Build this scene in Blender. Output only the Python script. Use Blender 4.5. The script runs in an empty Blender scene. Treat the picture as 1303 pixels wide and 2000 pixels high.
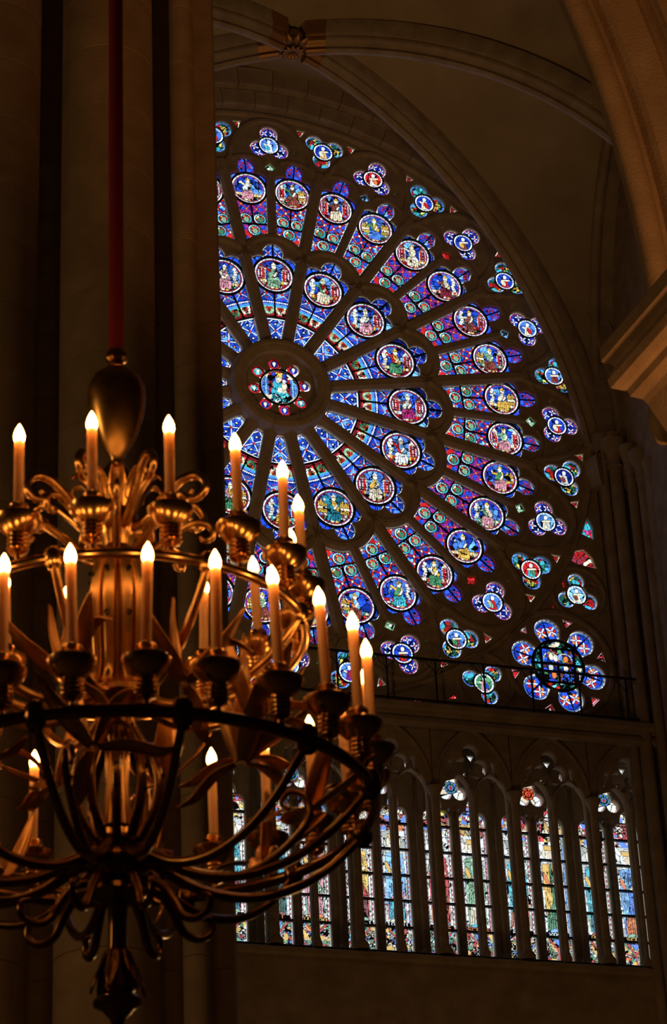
import bpy, bmesh, math, random
import numpy as np
from mathutils import Vector, Matrix

# ---------------------------------------------------------------- camera, sky, lamps, exposure
SC = bpy.context.scene
COL = SC.collection
ZC = 25.8                                   # height of the rose window's centre above the floor
R_ = np.array([0.9510257, -0.30607189, -0.04324494])
U_ = np.array([-0.10875678, -0.46227034, 0.88004437])
F_ = np.array([0.2893477, 0.83224163, 0.47291836])
CAM = np.array([-12.2804, -38.1705, -24.1824 + ZC])
cam_d = bpy.data.cameras.new('camera')
cam = bpy.data.objects.new('camera', cam_d)
COL.objects.link(cam)
cam.matrix_world = Matrix(((R_[0], U_[0], -F_[0], CAM[0]), (R_[1], U_[1], -F_[1], CAM[1]),
                           (R_[2], U_[2], -F_[2], CAM[2]), (0, 0, 0, 1)))
cam_d.sensor_fit = 'VERTICAL'
cam_d.sensor_height = 36.0
cam_d.sensor_width = 36.0
cam_d.lens = 4837.59 / 2000 * 36.0
cam_d.clip_end = 300
cam_d.dof.use_dof = True
cam_d.dof.focus_distance = 46.5
cam_d.dof.aperture_fstop = 6.3
SC.camera = cam

world = bpy.data.worlds.new('overcast_sky')
SC.world = world
world.use_nodes = True
wb = world.node_tree.nodes['Background']
wb.inputs[0].default_value = (0.88, 0.95, 1.0, 1)
wb.inputs[1].default_value = 1.45

SC.view_settings.view_transform = 'Standard'
SC.view_settings.look = 'None'
SC.view_settings.gamma = 1.0
SC.view_settings.exposure = 0.0
SC.view_settings.use_curve_mapping = False

def lamp(name, loc, power, col, radius):
    d = bpy.data.lights.new(name, 'POINT')
    d.energy = power; d.color = col; d.shadow_soft_size = radius
    o = bpy.data.objects.new(name, d); COL.objects.link(o); o.location = loc
    return o
WARM = (1.0, 0.38, 0.10)
SOFT = (1.0, 0.53, 0.19)
def added_spot(name, loc, target, power, col, size, radius=.5):
    d = bpy.data.lights.new(name, 'SPOT')
    d.energy = power; d.color = col; d.shadow_soft_size = radius; d.spot_size = math.radians(size); d.spot_blend = 1.0
    o = bpy.data.objects.new(name, d); COL.objects.link(o); o.location = loc
    o.rotation_euler = (Vector(target) - Vector(loc)).to_track_quat('-Z', 'Y').to_euler()
    return o
# out-of-view lights added to brighten the corbel, the pier and the lower wall
added_spot('added_corbel_spot', (-5.9, -31.2, 3.6), (-6.1, -26.9, 10.6), 1300, WARM, 40, .3)
lamp('added_fill_lamp', (-17.0, -28.0, 7.5), 240, SOFT, 0.8)
lamp('added_fill_lamp', (-1.0, -11.0, 6.0), 300, SOFT, 0.8)
# unseen spots added to wash the vault and the end wall
added_spot('added_wash_spot', (-6.5, -12.5, 15.0), (-.8, 0, 26.2), 620, SOFT, 62)
added_spot('added_wash_spot', (5.5, -12.8, 15.0), (-2.5, -4.0, 32.0), 760, SOFT, 70)

# ---------------------------------------------------------------- helpers
rng = np.random.RandomState(7)
PI = math.pi

def link(o, parent=None):
    COL.objects.link(o)
    if parent is not None:
        o.parent = parent
    return o

def empty(name, loc=(0, 0, 0), parent=None):
    o = bpy.data.objects.new(name, None); o.location = loc
    o.empty_display_size = 0.1
    return link(o, parent)

def obj(name, me, mat=None, parent=None, loc=None, rot=None, scale=None):
    o = bpy.data.objects.new(name, me)
    if mat is not None and len(me.materials) == 0:
        me.materials.append(mat)
    if loc is not None: o.location = loc
    if rot is not None: o.rotation_euler = rot
    if scale is not None: o.scale = scale
    return link(o, parent)

def tag(o, label=None, cat=None, group=None, kind=None):
    if label: o['label'] = label
    if cat: o['category'] = cat
    if group: o['group'] = group
    if kind: o['kind'] = kind
    return o

def mesh(verts, faces, smooth=False, name='m'):
    me = bpy.data.meshes.new(name)
    me.from_pydata([tuple(map(float, v)) for v in verts], [], [tuple(f) for f in faces])
    if smooth:
        me.polygons.foreach_set('use_smooth', [True] * len(me.polygons))
    me.update()
    return me

class MB:
    """collects shapes into one mesh"""
    def __init__(s): s.v = []; s.f = []
    def add(s, v, f):
        n = len(s.v); s.v += [tuple(map(float, p)) for p in v]; s.f += [tuple(i + n for i in q) for q in f]
        return s
    def box(s, x0, x1, y0, y1, z0, z1):
        v = [(x, y, z) for x in (x0, x1) for y in (y0, y1) for z in (z0, z1)]
        return s.add(v, [(0, 1, 3, 2), (4, 6, 7, 5), (0, 4, 5, 1), (2, 3, 7, 6), (0, 2, 6, 4), (1, 5, 7, 3)])
    def tube(s, path, rad, n=8, cap=True, closed=False):
        path = [np.array(p, float) for p in path]
        m = len(path)
        rads = [rad] * m if np.isscalar(rad) else list(rad)
        up = None; rings = []
        for i in range(m):
            if closed: t = path[(i + 1) % m] - path[i - 1]
            else: t = path[min(i + 1, m - 1)] - path[max(i - 1, 0)]
            t = t / (np.linalg.norm(t) + 1e-12)
            if up is None:
                a = np.array([0, 0, 1.]) if abs(t[2]) < .9 else np.array([1., 0, 0])
                up = np.cross(t, a)
            up = up - t * (up @ t); up /= np.linalg.norm(up) + 1e-12
            b = np.cross(t, up)
            rings.append([path[i] + rads[i] * (math.cos(2 * PI * k / n) * up + math.sin(2 * PI * k / n) * b) for k in range(n)])
        v = [p for r in rings for p in r]; f = []
        for i in range(m if closed else m - 1):
            j = (i + 1) % m
            for k in range(n):
                f.append((i * n + k, i * n + (k + 1) % n, j * n + (k + 1) % n, j * n + k))
        if cap and not closed:
            f.append(tuple(range(n - 1, -1, -1))); f.append(tuple((m - 1) * n + k for k in range(n)))
        return s.add(v, f)
    def lathe(s, prof, n=24, cx=0, cy=0, flute=0, fn=12, a0=0, a1=2 * PI):
        """prof: list of (r, z); axis z"""
        full = abs(a1 - a0 - 2 * PI) < 1e-6
        m = n if full else n + 1
        v = []
        for r, z in prof:
            for k in range(m):
                a = a0 + (a1 - a0) * k / n
                rr = r * (1 + flute * math.cos(fn * a))
                v.append((cx + rr * math.cos(a), cy + rr * math.sin(a), z))
        f = []
        for i in range(len(prof) - 1):
            for k in range(n):
                k2 = (k + 1) % m
                f.append((i * m + k, i * m + k2, (i + 1) * m + k2, (i + 1) * m + k))
        return s.add(v, f)
    def sweep(s, path, prof, side, closed_prof=True):
        """prof (a,b) points: a along 'side' vector(s), b along the normal (cross of tangent and side)"""
        m = len(path); n = len(prof); v = []
        P = [np.array(p, float) for p in path]
        for i in range(m):
            t = P[min(i + 1, m - 1)] - P[max(i - 1, 0)]; t /= np.linalg.norm(t)
            sd = np.array(side[i] if hasattr(side[0], '__len__') else side, float)
            sd = sd - t * (sd @ t); sd /= np.linalg.norm(sd)
            nn = np.cross(t, sd)
            v += [P[i] + sd * a + nn * b for a, b in prof]
        f = []
        for i in range(m - 1):
            for k in range(n if closed_prof else n - 1):
                k2 = (k + 1) % n
                f.append((i * n + k, i * n + k2, (i + 1) * n + k2, (i + 1) * n + k))
        if closed_prof:
            f.append(tuple(range(n - 1, -1, -1))); f.append(tuple((m - 1) * n + k for k in range(n)))
        return s.add(v, f)
    def mesh(s, smooth=False): return mesh(s.v, s.f, smooth)
    def build(s, name, mat, parent=None, smooth=False, **k): return obj(name, s.mesh(smooth), mat, parent, **k)

def auto_smooth(me, deg=40):
    me.polygons.foreach_set('use_smooth', [True] * len(me.polygons))
    bm = bmesh.new(); bm.from_mesh(me)
    bmesh.ops.recalc_face_normals(bm, faces=bm.faces)
    for e in bm.edges:
        if len(e.link_faces) == 2 and e.calc_face_angle(0) > math.radians(deg): e.smooth = False
    bm.to_mesh(me); bm.free(); me.update()
    return me

def plate(outer, holes, y_front, y_back, bevel=0.0):
    """stone plate with openings; outlines in (x, z), standing in the wall plane"""
    cu = bpy.data.curves.new('c', 'CURVE'); cu.dimensions = '2D'; cu.fill_mode = 'BOTH'
    for poly in [outer] + list(holes):
        sp = cu.splines.new('POLY'); sp.points.add(len(poly) - 1)
        for p, q in zip(sp.points, poly): p.co = (q[0], q[1], 0, 1)
        sp.use_cyclic_u = True
    cu.extrude = max((y_back - y_front) / 2 - bevel, 0.001)
    if bevel:
        cu.bevel_depth = bevel; cu.bevel_resolution = 0; cu.offset = -bevel
    o = bpy.data.objects.new('c', cu); COL.objects.link(o)
    dg = bpy.context.evaluated_depsgraph_get(); dg.update()
    me = bpy.data.meshes.new_from_object(o.evaluated_get(dg))
    bpy.data.objects.remove(o); bpy.data.curves.remove(cu)
    ym = (y_front + y_back) / 2
    me.transform(Matrix(((1, 0, 0, 0), (0, 0, -1, ym), (0, 1, 0, 0), (0, 0, 0, 1))))
    me.materials.clear()
    return me

def circ(cx, cz, r, n=28, a0=0):
    return [(cx + r * math.sin(a0 + 2 * PI * k / n), cz + r * math.cos(a0 + 2 * PI * k / n)) for k in range(n)]

def star_union(c, circles, polys=(), n=96):
    """outline of a union of circles / convex polygons, as seen from the inner point c"""
    out = []
    for k in range(n):
        a = 2 * PI * k / n; d = np.array([math.sin(a), math.cos(a)]); best = 0.02
        for (x, z, r) in circles:
            m = np.array([x - c[0], z - c[1]]); b = m @ d; q = b * b - m @ m + r * r
            if q > 0: best = max(best, b + math.sqrt(q))
        for poly in polys:
            tmax = 1e9
            for i in range(len(poly)):
                p0 = np.array(poly[i]) - c; p1 = np.array(poly[(i + 1) % len(poly)]) - c
                e = p1 - p0; nn = np.array([e[1], -e[0]]); den = nn @ d
                if abs(den) > 1e-9:
                    t = (nn @ p0) / den
                    if t > 0: tmax = min(tmax, t)
            if tmax < 1e8: best = max(best, tmax)
        out.append((c[0] + best * d[0], c[1] + best * d[1]))
    return out

# ---------------------------------------------------------------- materials
def new_mat(name):
    m = bpy.data.materials.new(name); m.use_nodes = True
    return m, m.node_tree.nodes, m.node_tree.links

def stone_mat(name, c0, c1, scale=3.0, bump=0.25, rough=0.85):
    m, N, L = new_mat(name)
    b = N['Principled BSDF']; b.inputs['Roughness'].default_value = rough
    tc = N.new('ShaderNodeTexCoord')
    n1 = N.new('ShaderNodeTexNoise'); n1.inputs['Scale'].default_value = scale; n1.inputs['Detail'].default_value = 8
    n2 = N.new('ShaderNodeTexNoise'); n2.inputs['Scale'].default_value = scale * 14; n2.inputs['Detail'].default_value = 4
    r = N.new('ShaderNodeValToRGB')
    r.color_ramp.elements[0].position = 0.3; r.color_ramp.elements[0].color = (*c0, 1)
    r.color_ramp.elements[1].position = 0.72; r.color_ramp.elements[1].color = (*c1, 1)
    bp = N.new('ShaderNodeBump'); bp.inputs['Strength'].default_value = bump; bp.inputs['Distance'].default_value = 0.02
    L.new(tc.outputs['Object'], n1.inputs['Vector']); L.new(tc.outputs['Object'], n2.inputs['Vector'])
    L.new(n1.outputs['Fac'], r.inputs['Fac']); L.new(r.outputs['Color'], b.inputs['Base Color'])
    L.new(n2.outputs['Fac'], bp.inputs['Height']); L.new(bp.outputs['Normal'], b.inputs['Normal'])
    return m

M_STONE = stone_mat('limestone', (0.30, 0.235, 0.16), (0.44, 0.36, 0.26))
M_TRAC = stone_mat('tracery_stone', (0.33, 0.26, 0.18), (0.47, 0.38, 0.27), scale=5)
M_WEB = stone_mat('vault_stone', (0.36, 0.29, 0.19), (0.46, 0.38, 0.26), scale=1.2)
M_PIER = stone_mat('pier_stone', (0.30, 0.23, 0.16), (0.42, 0.33, 0.24), scale=4)
M_FLOOR = stone_mat('floor_stone', (0.10, 0.09, 0.08), (0.2, 0.18, 0.15), scale=1)

def simple_mat(name, col, rough, metal=0.0, noise=0.0):
    m, N, L = new_mat(name)
    b = N['Principled BSDF']
    b.inputs['Base Color'].default_value = (*col, 1); b.inputs['Roughness'].default_value = rough
    b.inputs['Metallic'].default_value = metal
    if noise:
        tc = N.new('ShaderNodeTexCoord'); n = N.new('ShaderNodeTexNoise'); n.inputs['Scale'].default_value = 18
        mr = N.new('ShaderNodeMapRange'); mr.inputs['To Min'].default_value = max(rough - noise, 0.03); mr.inputs['To Max'].default_value = rough + noise
        L.new(tc.outputs['Object'], n.inputs['Vector']); L.new(n.outputs['Fac'], mr.inputs['Value'])
        L.new(mr.outputs['Result'], b.inputs['Roughness'])
    return m
M_IRON = simple_mat('black_iron', (0.012, 0.011, 0.010), 0.6)
M_GILT = simple_mat('gilt_bronze', (0.68, 0.40, 0.14), 0.22, 1.0, 0.08)
M_GILT2 = simple_mat('gilt_leaf', (0.62, 0.33, 0.12), 0.32, 1.0, 0.1)
M_VASE = simple_mat('polished_bronze', (0.62, 0.37, 0.12), 0.30, 1.0, 0.08)
M_SLEEVE = simple_mat('red_velvet', (0.16, 0.005, 0.008), 0.95)
M_SHADE = simple_mat('shaded_bronze', (0.20, 0.105, 0.035), 0.2, 1.0, 0.08)  # gilt bronze, its colour darkened for the shade on the lower parts
M_BOSS = simple_mat('gilded_carving', (0.40, 0.22, 0.09), 0.45, 0.7, 0.1)

def candle_mat():
    m, N, L = new_mat('candle_sleeve')
    b = N['Principled BSDF']
    b.inputs['Base Color'].default_value = (0.86, 0.64, 0.38, 1); b.inputs['Roughness'].default_value = 0.5
    tr = N.new('ShaderNodeBsdfTranslucent'); tr.inputs['Color'].default_value = (0.9, 0.55, 0.25, 1)
    mx = N.new('ShaderNodeMixShader'); mx.inputs[0].default_value = 0.35
    L.new(b.outputs[0], mx.inputs[1]); L.new(tr.outputs[0], mx.inputs[2])
    L.new(mx.outputs[0], N['Material Output'].inputs['Surface'])
    return m
M_CANDLE = candle_mat()

def bulb_mat():
    m, N, L = new_mat('lit_bulb')
    e = N.new('ShaderNodeEmission'); e.inputs['Color'].default_value = (1.0, 0.42, 0.11, 1); e.inputs['Strength'].default_value = 30.0
    L.new(e.outputs[0], N['Material Output'].inputs['Surface'])
    return m
M_BULB = bulb_mat()

def glass_mat():
    m, N, L = new_mat('stained_glass')
    N.remove(N['Principled BSDF'])
    at = N.new('ShaderNodeAttribute'); at.attribute_name = 'gc'
    tr = N.new('ShaderNodeBsdfTransparent')
    gl = N.new('ShaderNodeBsdfGlossy'); gl.inputs['Roughness'].default_value = 0.25
    mx = N.new('ShaderNodeMixShader'); mx.inputs[0].default_value = 0.03
    L.new(at.outputs['Color'], tr.inputs['Color'])
    L.new(tr.outputs[0], mx.inputs[1]); L.new(gl.outputs[0], mx.inputs[2])
    L.new(mx.outputs[0], N['Material Output'].inputs['Surface'])
    return m
M_GLASS = glass_mat()

# ---------------------------------------------------------------- stained-glass painting (colour of each piece of glass)
C = dict(BLUE=(.015, .055, .50), LBLUE=(.09, .25, .85), DBLUE=(.006, .012, .16), SKY=(.22, .50, .95), RED=(.55, .018, .02),
         WHITE=(.92, .95, .98), GREEN=(.07, .26, .12), PGREEN=(.28, .50, .30), YEL=(.80, .46, .08), PURP=(.20, .02, .26),
         CYAN=(.06, .46, .58), PINK=(.72, .30, .36), CREAM=(.92, .78, .55), BROWN=(.22, .055, .04), ORANGE=(.80, .20, .04),
         LEAD=(.002, .002, .002), DGREEN=(.015, .09, .06), MAR=(.20, .02, .035), GREY=(.55, .58, .52), MAG=(.42, .03, .16),
         TEAL=(.02, .20, .28), OLIVE=(.25, .22, .08))
C = {k: np.array(v) for k, v in C.items()}

class Paint:
    def __init__(s, x, y, seed=0):
        s.x = x; s.y = y; s.c = np.zeros((len(x), 3)); s.r = np.random.RandomState(seed)
    def fill(s, mask, col):
        s.c[mask] = C[col] if isinstance(col, str) else col
        return s
    def ell(s, cx, cy, rx, ry, col, rot=0, lead=0.0):
        dx = s.x - cx; dy = s.y - cy
        if rot: dx, dy = dx * math.cos(rot) + dy * math.sin(rot), -dx * math.sin(rot) + dy * math.cos(rot)
        q = np.sqrt((dx / rx) ** 2 + (dy / ry) ** 2)
        if lead: s.fill(q < 1 + lead / min(rx, ry), 'LEAD')
        return s.fill(q < 1, col)
    def poly(s, pts, col, lead=0.0):
        d = s.pdist(pts)
        if lead: s.fill(d < lead, 'LEAD')
        return s.fill(d < 0, col)
    def pdist(s, pts):
        """convex polygon signed distance (clockwise or not)"""
        pts = np.array(pts, float); c = pts.mean(0); d = np.full(len(s.x), -1e9)
        for i in range(len(pts)):
            a = pts[i]; e = pts[(i + 1) % len(pts)] - a; n = np.array([e[1], -e[0]]); n /= np.hypot(*n) + 1e-12
            if n @ (c - a) > 0: n = -n
            d = np.maximum(d, (s.x - a[0]) * n[0] + (s.y - a[1]) * n[1])
        return d
    def seg(s, x0, y0, x1, y1, w, col, lead=0.0):
        dx, dy = x1 - x0, y1 - y0; l2 = dx * dx + dy * dy + 1e-12
        t = np.clip(((s.x - x0) * dx + (s.y - y0) * dy) / l2, 0, 1)
        d = np.hypot(s.x - x0 - t * dx, s.y - y0 - t * dy)
        if lead: s.fill(d < w + lead, 'LEAD')
        return s.fill(d < w, col)
    def cells(s, n, mask=None, amt=0.45, lead=0.0, box=None, alt=None, palt=0.0):
        """break the glass into irregular pieces: each piece its own depth of colour, dark leads between"""
        if box is None: box = (s.x.min(), s.x.max(), s.y.min(), s.y.max())
        px = s.r.uniform(box[0], box[1], n); py = s.r.uniform(box[2], box[3], n)
        f1 = np.full(len(s.x), 1e9); f2 = f1.copy(); idx = np.zeros(len(s.x), int)
        for i in range(n):
            d = np.hypot(s.x - px[i], s.y - py[i])
            m = d < f1
            f2 = np.where(m, f1, np.minimum(f2, d)); idx[m] = i; f1 = np.where(m, d, f1)
        k = np.exp(s.r.normal(0, amt, n))[idx][:, None]
        if mask is None: mask = np.ones(len(s.x), bool)
        if alt is not None:
            a = (s.r.rand(n) < palt)[idx] & mask
            s.c[a] = C[alt]
        s.c[mask] = np.minimum(s.c[mask] * k[mask], 0.97)
        if lead: s.fill(mask & ((f2 - f1) < lead), 'LEAD')
        return s

def grid_glass(x0, x1, z0, z1, step, keep=None):
    nx = max(2, int(round((x1 - x0) / step))); nz = max(2, int(round((z1 - z0) / step)))
    X, Z = np.meshgrid(np.linspace(x0, x1, nx + 1), np.linspace(z0, z1, nz + 1), indexing='ij')
    X = X.ravel(); Z = Z.ravel()
    i, j = np.meshgrid(np.arange(nx), np.arange(nz), indexing='ij')
    a = (i * (nz + 1) + j).ravel()
    F = np.stack([a, a + nz + 1, a + nz + 2, a + 1], 1)
    if keep is not None:
        cxm = X[F].mean(1); czm = Z[F].mean(1)
        F = F[keep(cxm, czm)]
        used = np.unique(F); remap = np.zeros(len(X), int); remap[used] = np.arange(len(used))
        X, Z, F = X[used], Z[used], remap[F]
    return X, Z, F

def disc_glass(r, rings=26, segs=96):
    rr = np.linspace(0, r, rings + 1)[1:]
    a = np.arange(segs) * 2 * PI / segs
    X = np.concatenate([[0], (rr[:, None] * np.sin(a)).ravel()]); Z = np.concatenate([[0], (rr[:, None] * np.cos(a)).ravel()])
    F = [(0, 1 + k, 1 + (k + 1) % segs) for k in range(segs)]
    for i in range(rings - 1):
        for k in range(segs):
            k2 = (k + 1) % segs
            F.append((1 + i * segs + k, 1 + (i + 1) * segs + k, 1 + (i + 1) * segs + k2, 1 + i * segs + k2))
    return X, Z, F

def glass_mesh(X, Z, F, col):
    me = bpy.data.meshes.new('glass')
    V = np.stack([X, np.zeros(len(X)), Z], 1)
    if isinstance(F, np.ndarray):
        me.vertices.add(len(V)); me.vertices.foreach_set('co', V.ravel())
        me.loops.add(F.size); me.loops.foreach_set('vertex_index', F.ravel().astype(np.int32))
        me.polygons.add(len(F)); me.polygons.foreach_set('loop_start', np.arange(0, F.size, 4, dtype=np.int32))
        me.update(calc_edges=True)
    else:
        me.from_pydata(V.tolist(), [], F)
    at = me.attributes.new('gc', 'FLOAT_COLOR', 'POINT')
    at.data.foreach_set('color', np.concatenate([np.clip(col, 0, 1), np.ones((len(X), 1))], 1).ravel().astype(np.float32))
    me.materials.append(M_GLASS)
    return me

DISC = {}
def disc_unit(r, rings, segs):
    k = (round(r, 3), rings, segs)
    if k not in DISC: DISC[k] = disc_glass(r, rings, segs)
    return DISC[k]

def border(p, r, inner='RED', white='WHITE', n=44, w=(.85, .905)):
    q = np.hypot(p.x, p.y); a = np.arctan2(p.x, p.y)
    p.fill(q > w[0] - .02, 'LEAD')
    p.fill(q > w[0], inner)
    t = (a / (2 * PI) * n) % 1
    p.fill((q > w[0]) & (q < w[1]) & (((a / (2 * PI) * n * .5) % 1) < .35), 'PURP')
    p.fill(q > w[1] - .02, 'LEAD')
    p.fill(q > w[1], white)
    p.fill((q > w[1]) & (t < .13), (.08, .05, .08))
    p.fill(q > .985, 'LEAD')

def figure_medallion(r, seed, torso, robe, mantle=None, left='tower', right='tower', ground='BLUE', hat='CREAM', bench='YEL', lean=0.0, rings=30, segs=120):
    X, Z, F = disc_unit(r, rings, segs)
    p = Paint(X / r, Z / r, seed); q = np.hypot(p.x, p.y); R = p.r
    ld = .022
    p.fill(q >= 0, ground); p.cells(34, amt=.4, lead=.035, box=(-1, 1, -1, 1), alt='LBLUE', palt=.45)
    # halo of lighter arch over the head
    p.fill(p.y < -.50, 'GREEN'); p.cells(40, p.y < -.50, .5, .03, (-1, 1, -1, -.4), alt='CREAM', palt=.35)
    m = (p.y < -.5); p.cells(40, m, .3, .03, (-1, 1, -1, -.4), alt='RED', palt=.25)
    for sgn, kind in ((-1, left), (1, right)):
        if kind == 'tower':
            p.poly([(sgn * .42, -.42), (sgn * .42, .38), (sgn * .80, .38), (sgn * .80, -.42)], 'WHITE', ld)
            p.poly([(sgn * .48, -.38), (sgn * .48, .33), (sgn * .60, .33), (sgn * .60, -.38)], 'RED', ld)
            p.poly([(sgn * .66, -.38), (sgn * .66, .33), (sgn * .74, .33), (sgn * .74, -.38)], 'MAR', ld)
            p.poly([(sgn * .42, .40), (sgn * .61, .62), (sgn * .80, .40)], 'CREAM' if seed % 2 else 'BROWN', ld)
        elif kind == 'scroll':
            for k in range(7):
                yy = -.42 + k * .155
                p.ell(sgn * (.55 + .05 * math.sin(k * 1.7)), yy, .10, .095, 'CREAM' if k % 2 else 'WHITE', 0, ld)
        elif kind == 'gold':
            for k in range(5):
                p.seg(sgn * (.38 + .09 * k), -.35, sgn * (.38 + .09 * k), .25 + .1 * (k % 2), .03, 'YEL', ld)
            p.poly([(sgn * .36, .02), (sgn * .36, -.1), (sgn * .8, -.1), (sgn * .8, .02)], 'CREAM', ld)
    p.poly([(-.75, -.50), (-.75, -.32), (.75, -.32), (.75, -.50)], bench, ld)
    for k in range(6):
        p.poly([(-.72 + k * .25, -.48), (-.72 + k * .25, -.35), (-.60 + k * .25, -.35), (-.60 + k * .25, -.48)], ['CREAM', 'WHITE', 'RED', 'LBLUE'][(k + seed) % 4], .015)
    # robe over the knees, with folds
    x0 = lean
    p.poly([(x0 - .34, -.72), (x0 - .30, -.20), (x0 - .05, -.02), (x0 + .22, -.08), (x0 + .36, -.36), (x0 + .30, -.74)], robe, ld)
    for k in range(4): p.seg(x0 - .22 + k * .15, -.70, x0 - .1 + k * .08, -.22, .012, 'LEAD')
    p.seg(x0 - .3, -.36, x0 + .28, -.30, .012, 'LEAD')
    p.ell(x0, .14, .20, .30, torso, .15 * (1 if seed % 2 else -1), ld)
    if mantle: p.ell(x0 + (.1 if seed % 2 else -.1), .1, .13, .30, mantle, .5 if seed % 2 else -.5, ld)
    p.seg(x0 - .08, .12, x0 + .14, .0, .012, 'LEAD'); p.seg(x0 - .12, .26, x0 + .12, .22, .012, 'LEAD')
    p.seg(x0 - .18, .22, x0 - .42, .16 + .25 * R.rand(), .055, torso, ld); p.ell(x0 - .44, .2 + .2 * R.rand(), .055, .06, 'CREAM', 0, .015)
    p.seg(x0 + .16, .14, x0 + .05, -.05, .05, 'CREAM', .018)
    p.ell(x0 + .02, .50, .115, .15, 'CREAM', 0, ld)
    p.poly([(x0 - .12, .57), (x0 + .0, .74), (x0 + .16, .57)], hat, .02)
    p.ell(x0 - .08, -.76, .09, .05, 'CREAM', 0, .018); p.ell(x0 + .14, -.77, .09, .05, 'YEL', 0, .018)
    m = (q < .8) & (p.c.sum(1) > .02); k = np.exp(R.normal(0, .18, 60)); p.cells(55, m, .22, .012, (-1, 1, -1, 1))
    p.seg(-.8, -.12, .8, -.14, .010, 'LEAD')
    border(p, r)
    return glass_mesh(X, Z, F, p.c)

def small_medallion(r, seed, ground, body, second):
    X, Z, F = disc_unit(r, 20, 84)
    p = Paint(X / r, Z / r, seed); q = np.hypot(p.x, p.y)
    p.fill(q >= 0, ground); p.cells(14, None, .3, .05, (-1, 1, -1, 1))
    p.poly([(-.34, -.75), (-.22, .1), (.0, .25), (.24, .1), (.38, -.72)], body, .03)
    p.ell(.18 * (1 if seed % 2 else -1), -.25, .2, .36, second, .5, .03)
    p.seg(-.3, .0, .42 * (1 if seed % 3 else -1), .1, .08, 'CREAM', .03)
    p.ell(.02, .42, .17, .22, 'WHITE', 0, .03)
    p.seg(-.2, -.7, -.05, 0, .02, 'LEAD'); p.seg(.18, -.7, .05, -.05, .02, 'LEAD')
    p.fill(q > .82, 'LEAD'); p.fill(q > .845, 'WHITE')
    a = np.arctan2(p.x, p.y); p.fill((q > .845) & (((a / 2 / PI * 20) % 1) < .12), 'LEAD')
    p.fill(q > .985, 'LEAD')
    return glass_mesh(X, Z, F, p.c)

# ---------------------------------------------------------------- rose window
rose = tag(empty('window_1', (0, 0, ZC)), 'great round rose window of blue, red and violet stained glass in stone tracery', None, None, 'structure')
TAN = math.tan(math.radians(11.25))
HS = 0.115                                   # half width of a main spoke

def side_x(z, off=HS): return z * TAN - off / math.cos(math.radians(11.25))

def taper(hw, fw, y0, y1):                   # profile across a tracery bar (a: across, b: depth)
    return [(-hw, y0), (-fw, y1), (fw, y1), (hw, y0)]

def bar_mesh(z0, z1, hw, fw, yb, yf):
    ym = (yb * .35 + yf * .65)
    v = []
    for z in (z0, z1):
        v += [(-hw, yb, z), (-hw, ym, z), (-fw, yf, z), (fw, yf, z), (hw, ym, z), (hw, yb, z)]
    f = [(k, k + 1, k + 7, k + 6) for k in range(5)] + [(5, 4, 3, 2, 1, 0), (6, 7, 8, 9, 10, 11)]
    return mesh(v, f)

def arc_mesh(cz, r, a0, a1, hw, fw, yb, yf, n=24, cx=0.0):
    ym = (yb * .35 + yf * .65)
    v = []; f = []
    for i in range(n + 1):
        a = a0 + (a1 - a0) * i / n; s, c = math.sin(a), math.cos(a)
        for d, y in ((-hw, yb), (-hw, ym), (-fw, yf), (fw, yf), (hw, ym), (hw, yb)):
            v.append((cx + (r + d) * s, y, cz + (r + d) * c))
    for i in range(n):
        for k in range(5): f.append((i * 6 + k, i * 6 + k + 1, i * 6 + k + 7, i * 6 + k + 6))
    f += [(5, 4, 3, 2, 1, 0), tuple(n * 6 + k for k in range(6))]
    return mesh(v, f)

def band_mesh(path, hw, fw, yb, yf):
    ym = (yb * .35 + yf * .65); v = []; f = []; n = len(path)
    P = [np.array(p, float) for p in path]
    for i in range(n):
        t = P[min(i + 1, n - 1)] - P[max(i - 1, 0)]; t /= np.linalg.norm(t); nn = np.array([-t[1], t[0]])
        for d, y in ((-hw, yb), (-hw, ym), (-fw, yf), (fw, yf), (hw, ym), (hw, yb)):
            q = P[i] + nn * d; v.append((q[0], y, q[1]))
    for i in range(n - 1):
        for k in range(5): f.append((i * 6 + k, i * 6 + k + 1, i * 6 + k + 7, i * 6 + k + 6))
    f += [(5, 4, 3, 2, 1, 0), tuple((n - 1) * 6 + k for k in range(6))]
    return mesh(v, f)

def ring_iron(r0, r1, n=40, th=.02):
    mb = MB(); v = []
    for r, y in ((r0, 0.012), (r0, -th), (r1, -th), (r1, 0.012)):
        v += [(r * math.sin(2 * PI * k / n), y, r * math.cos(2 * PI * k / n)) for k in range(n)]
    f = []
    for i in range(4):
        j = (i + 1) % 4
        for k in range(n):
            k2 = (k + 1) % n; f.append((i * n + k, i * n + k2, j * n + k2, j * n + k))
    return v, f

GS = 0.0115
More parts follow.
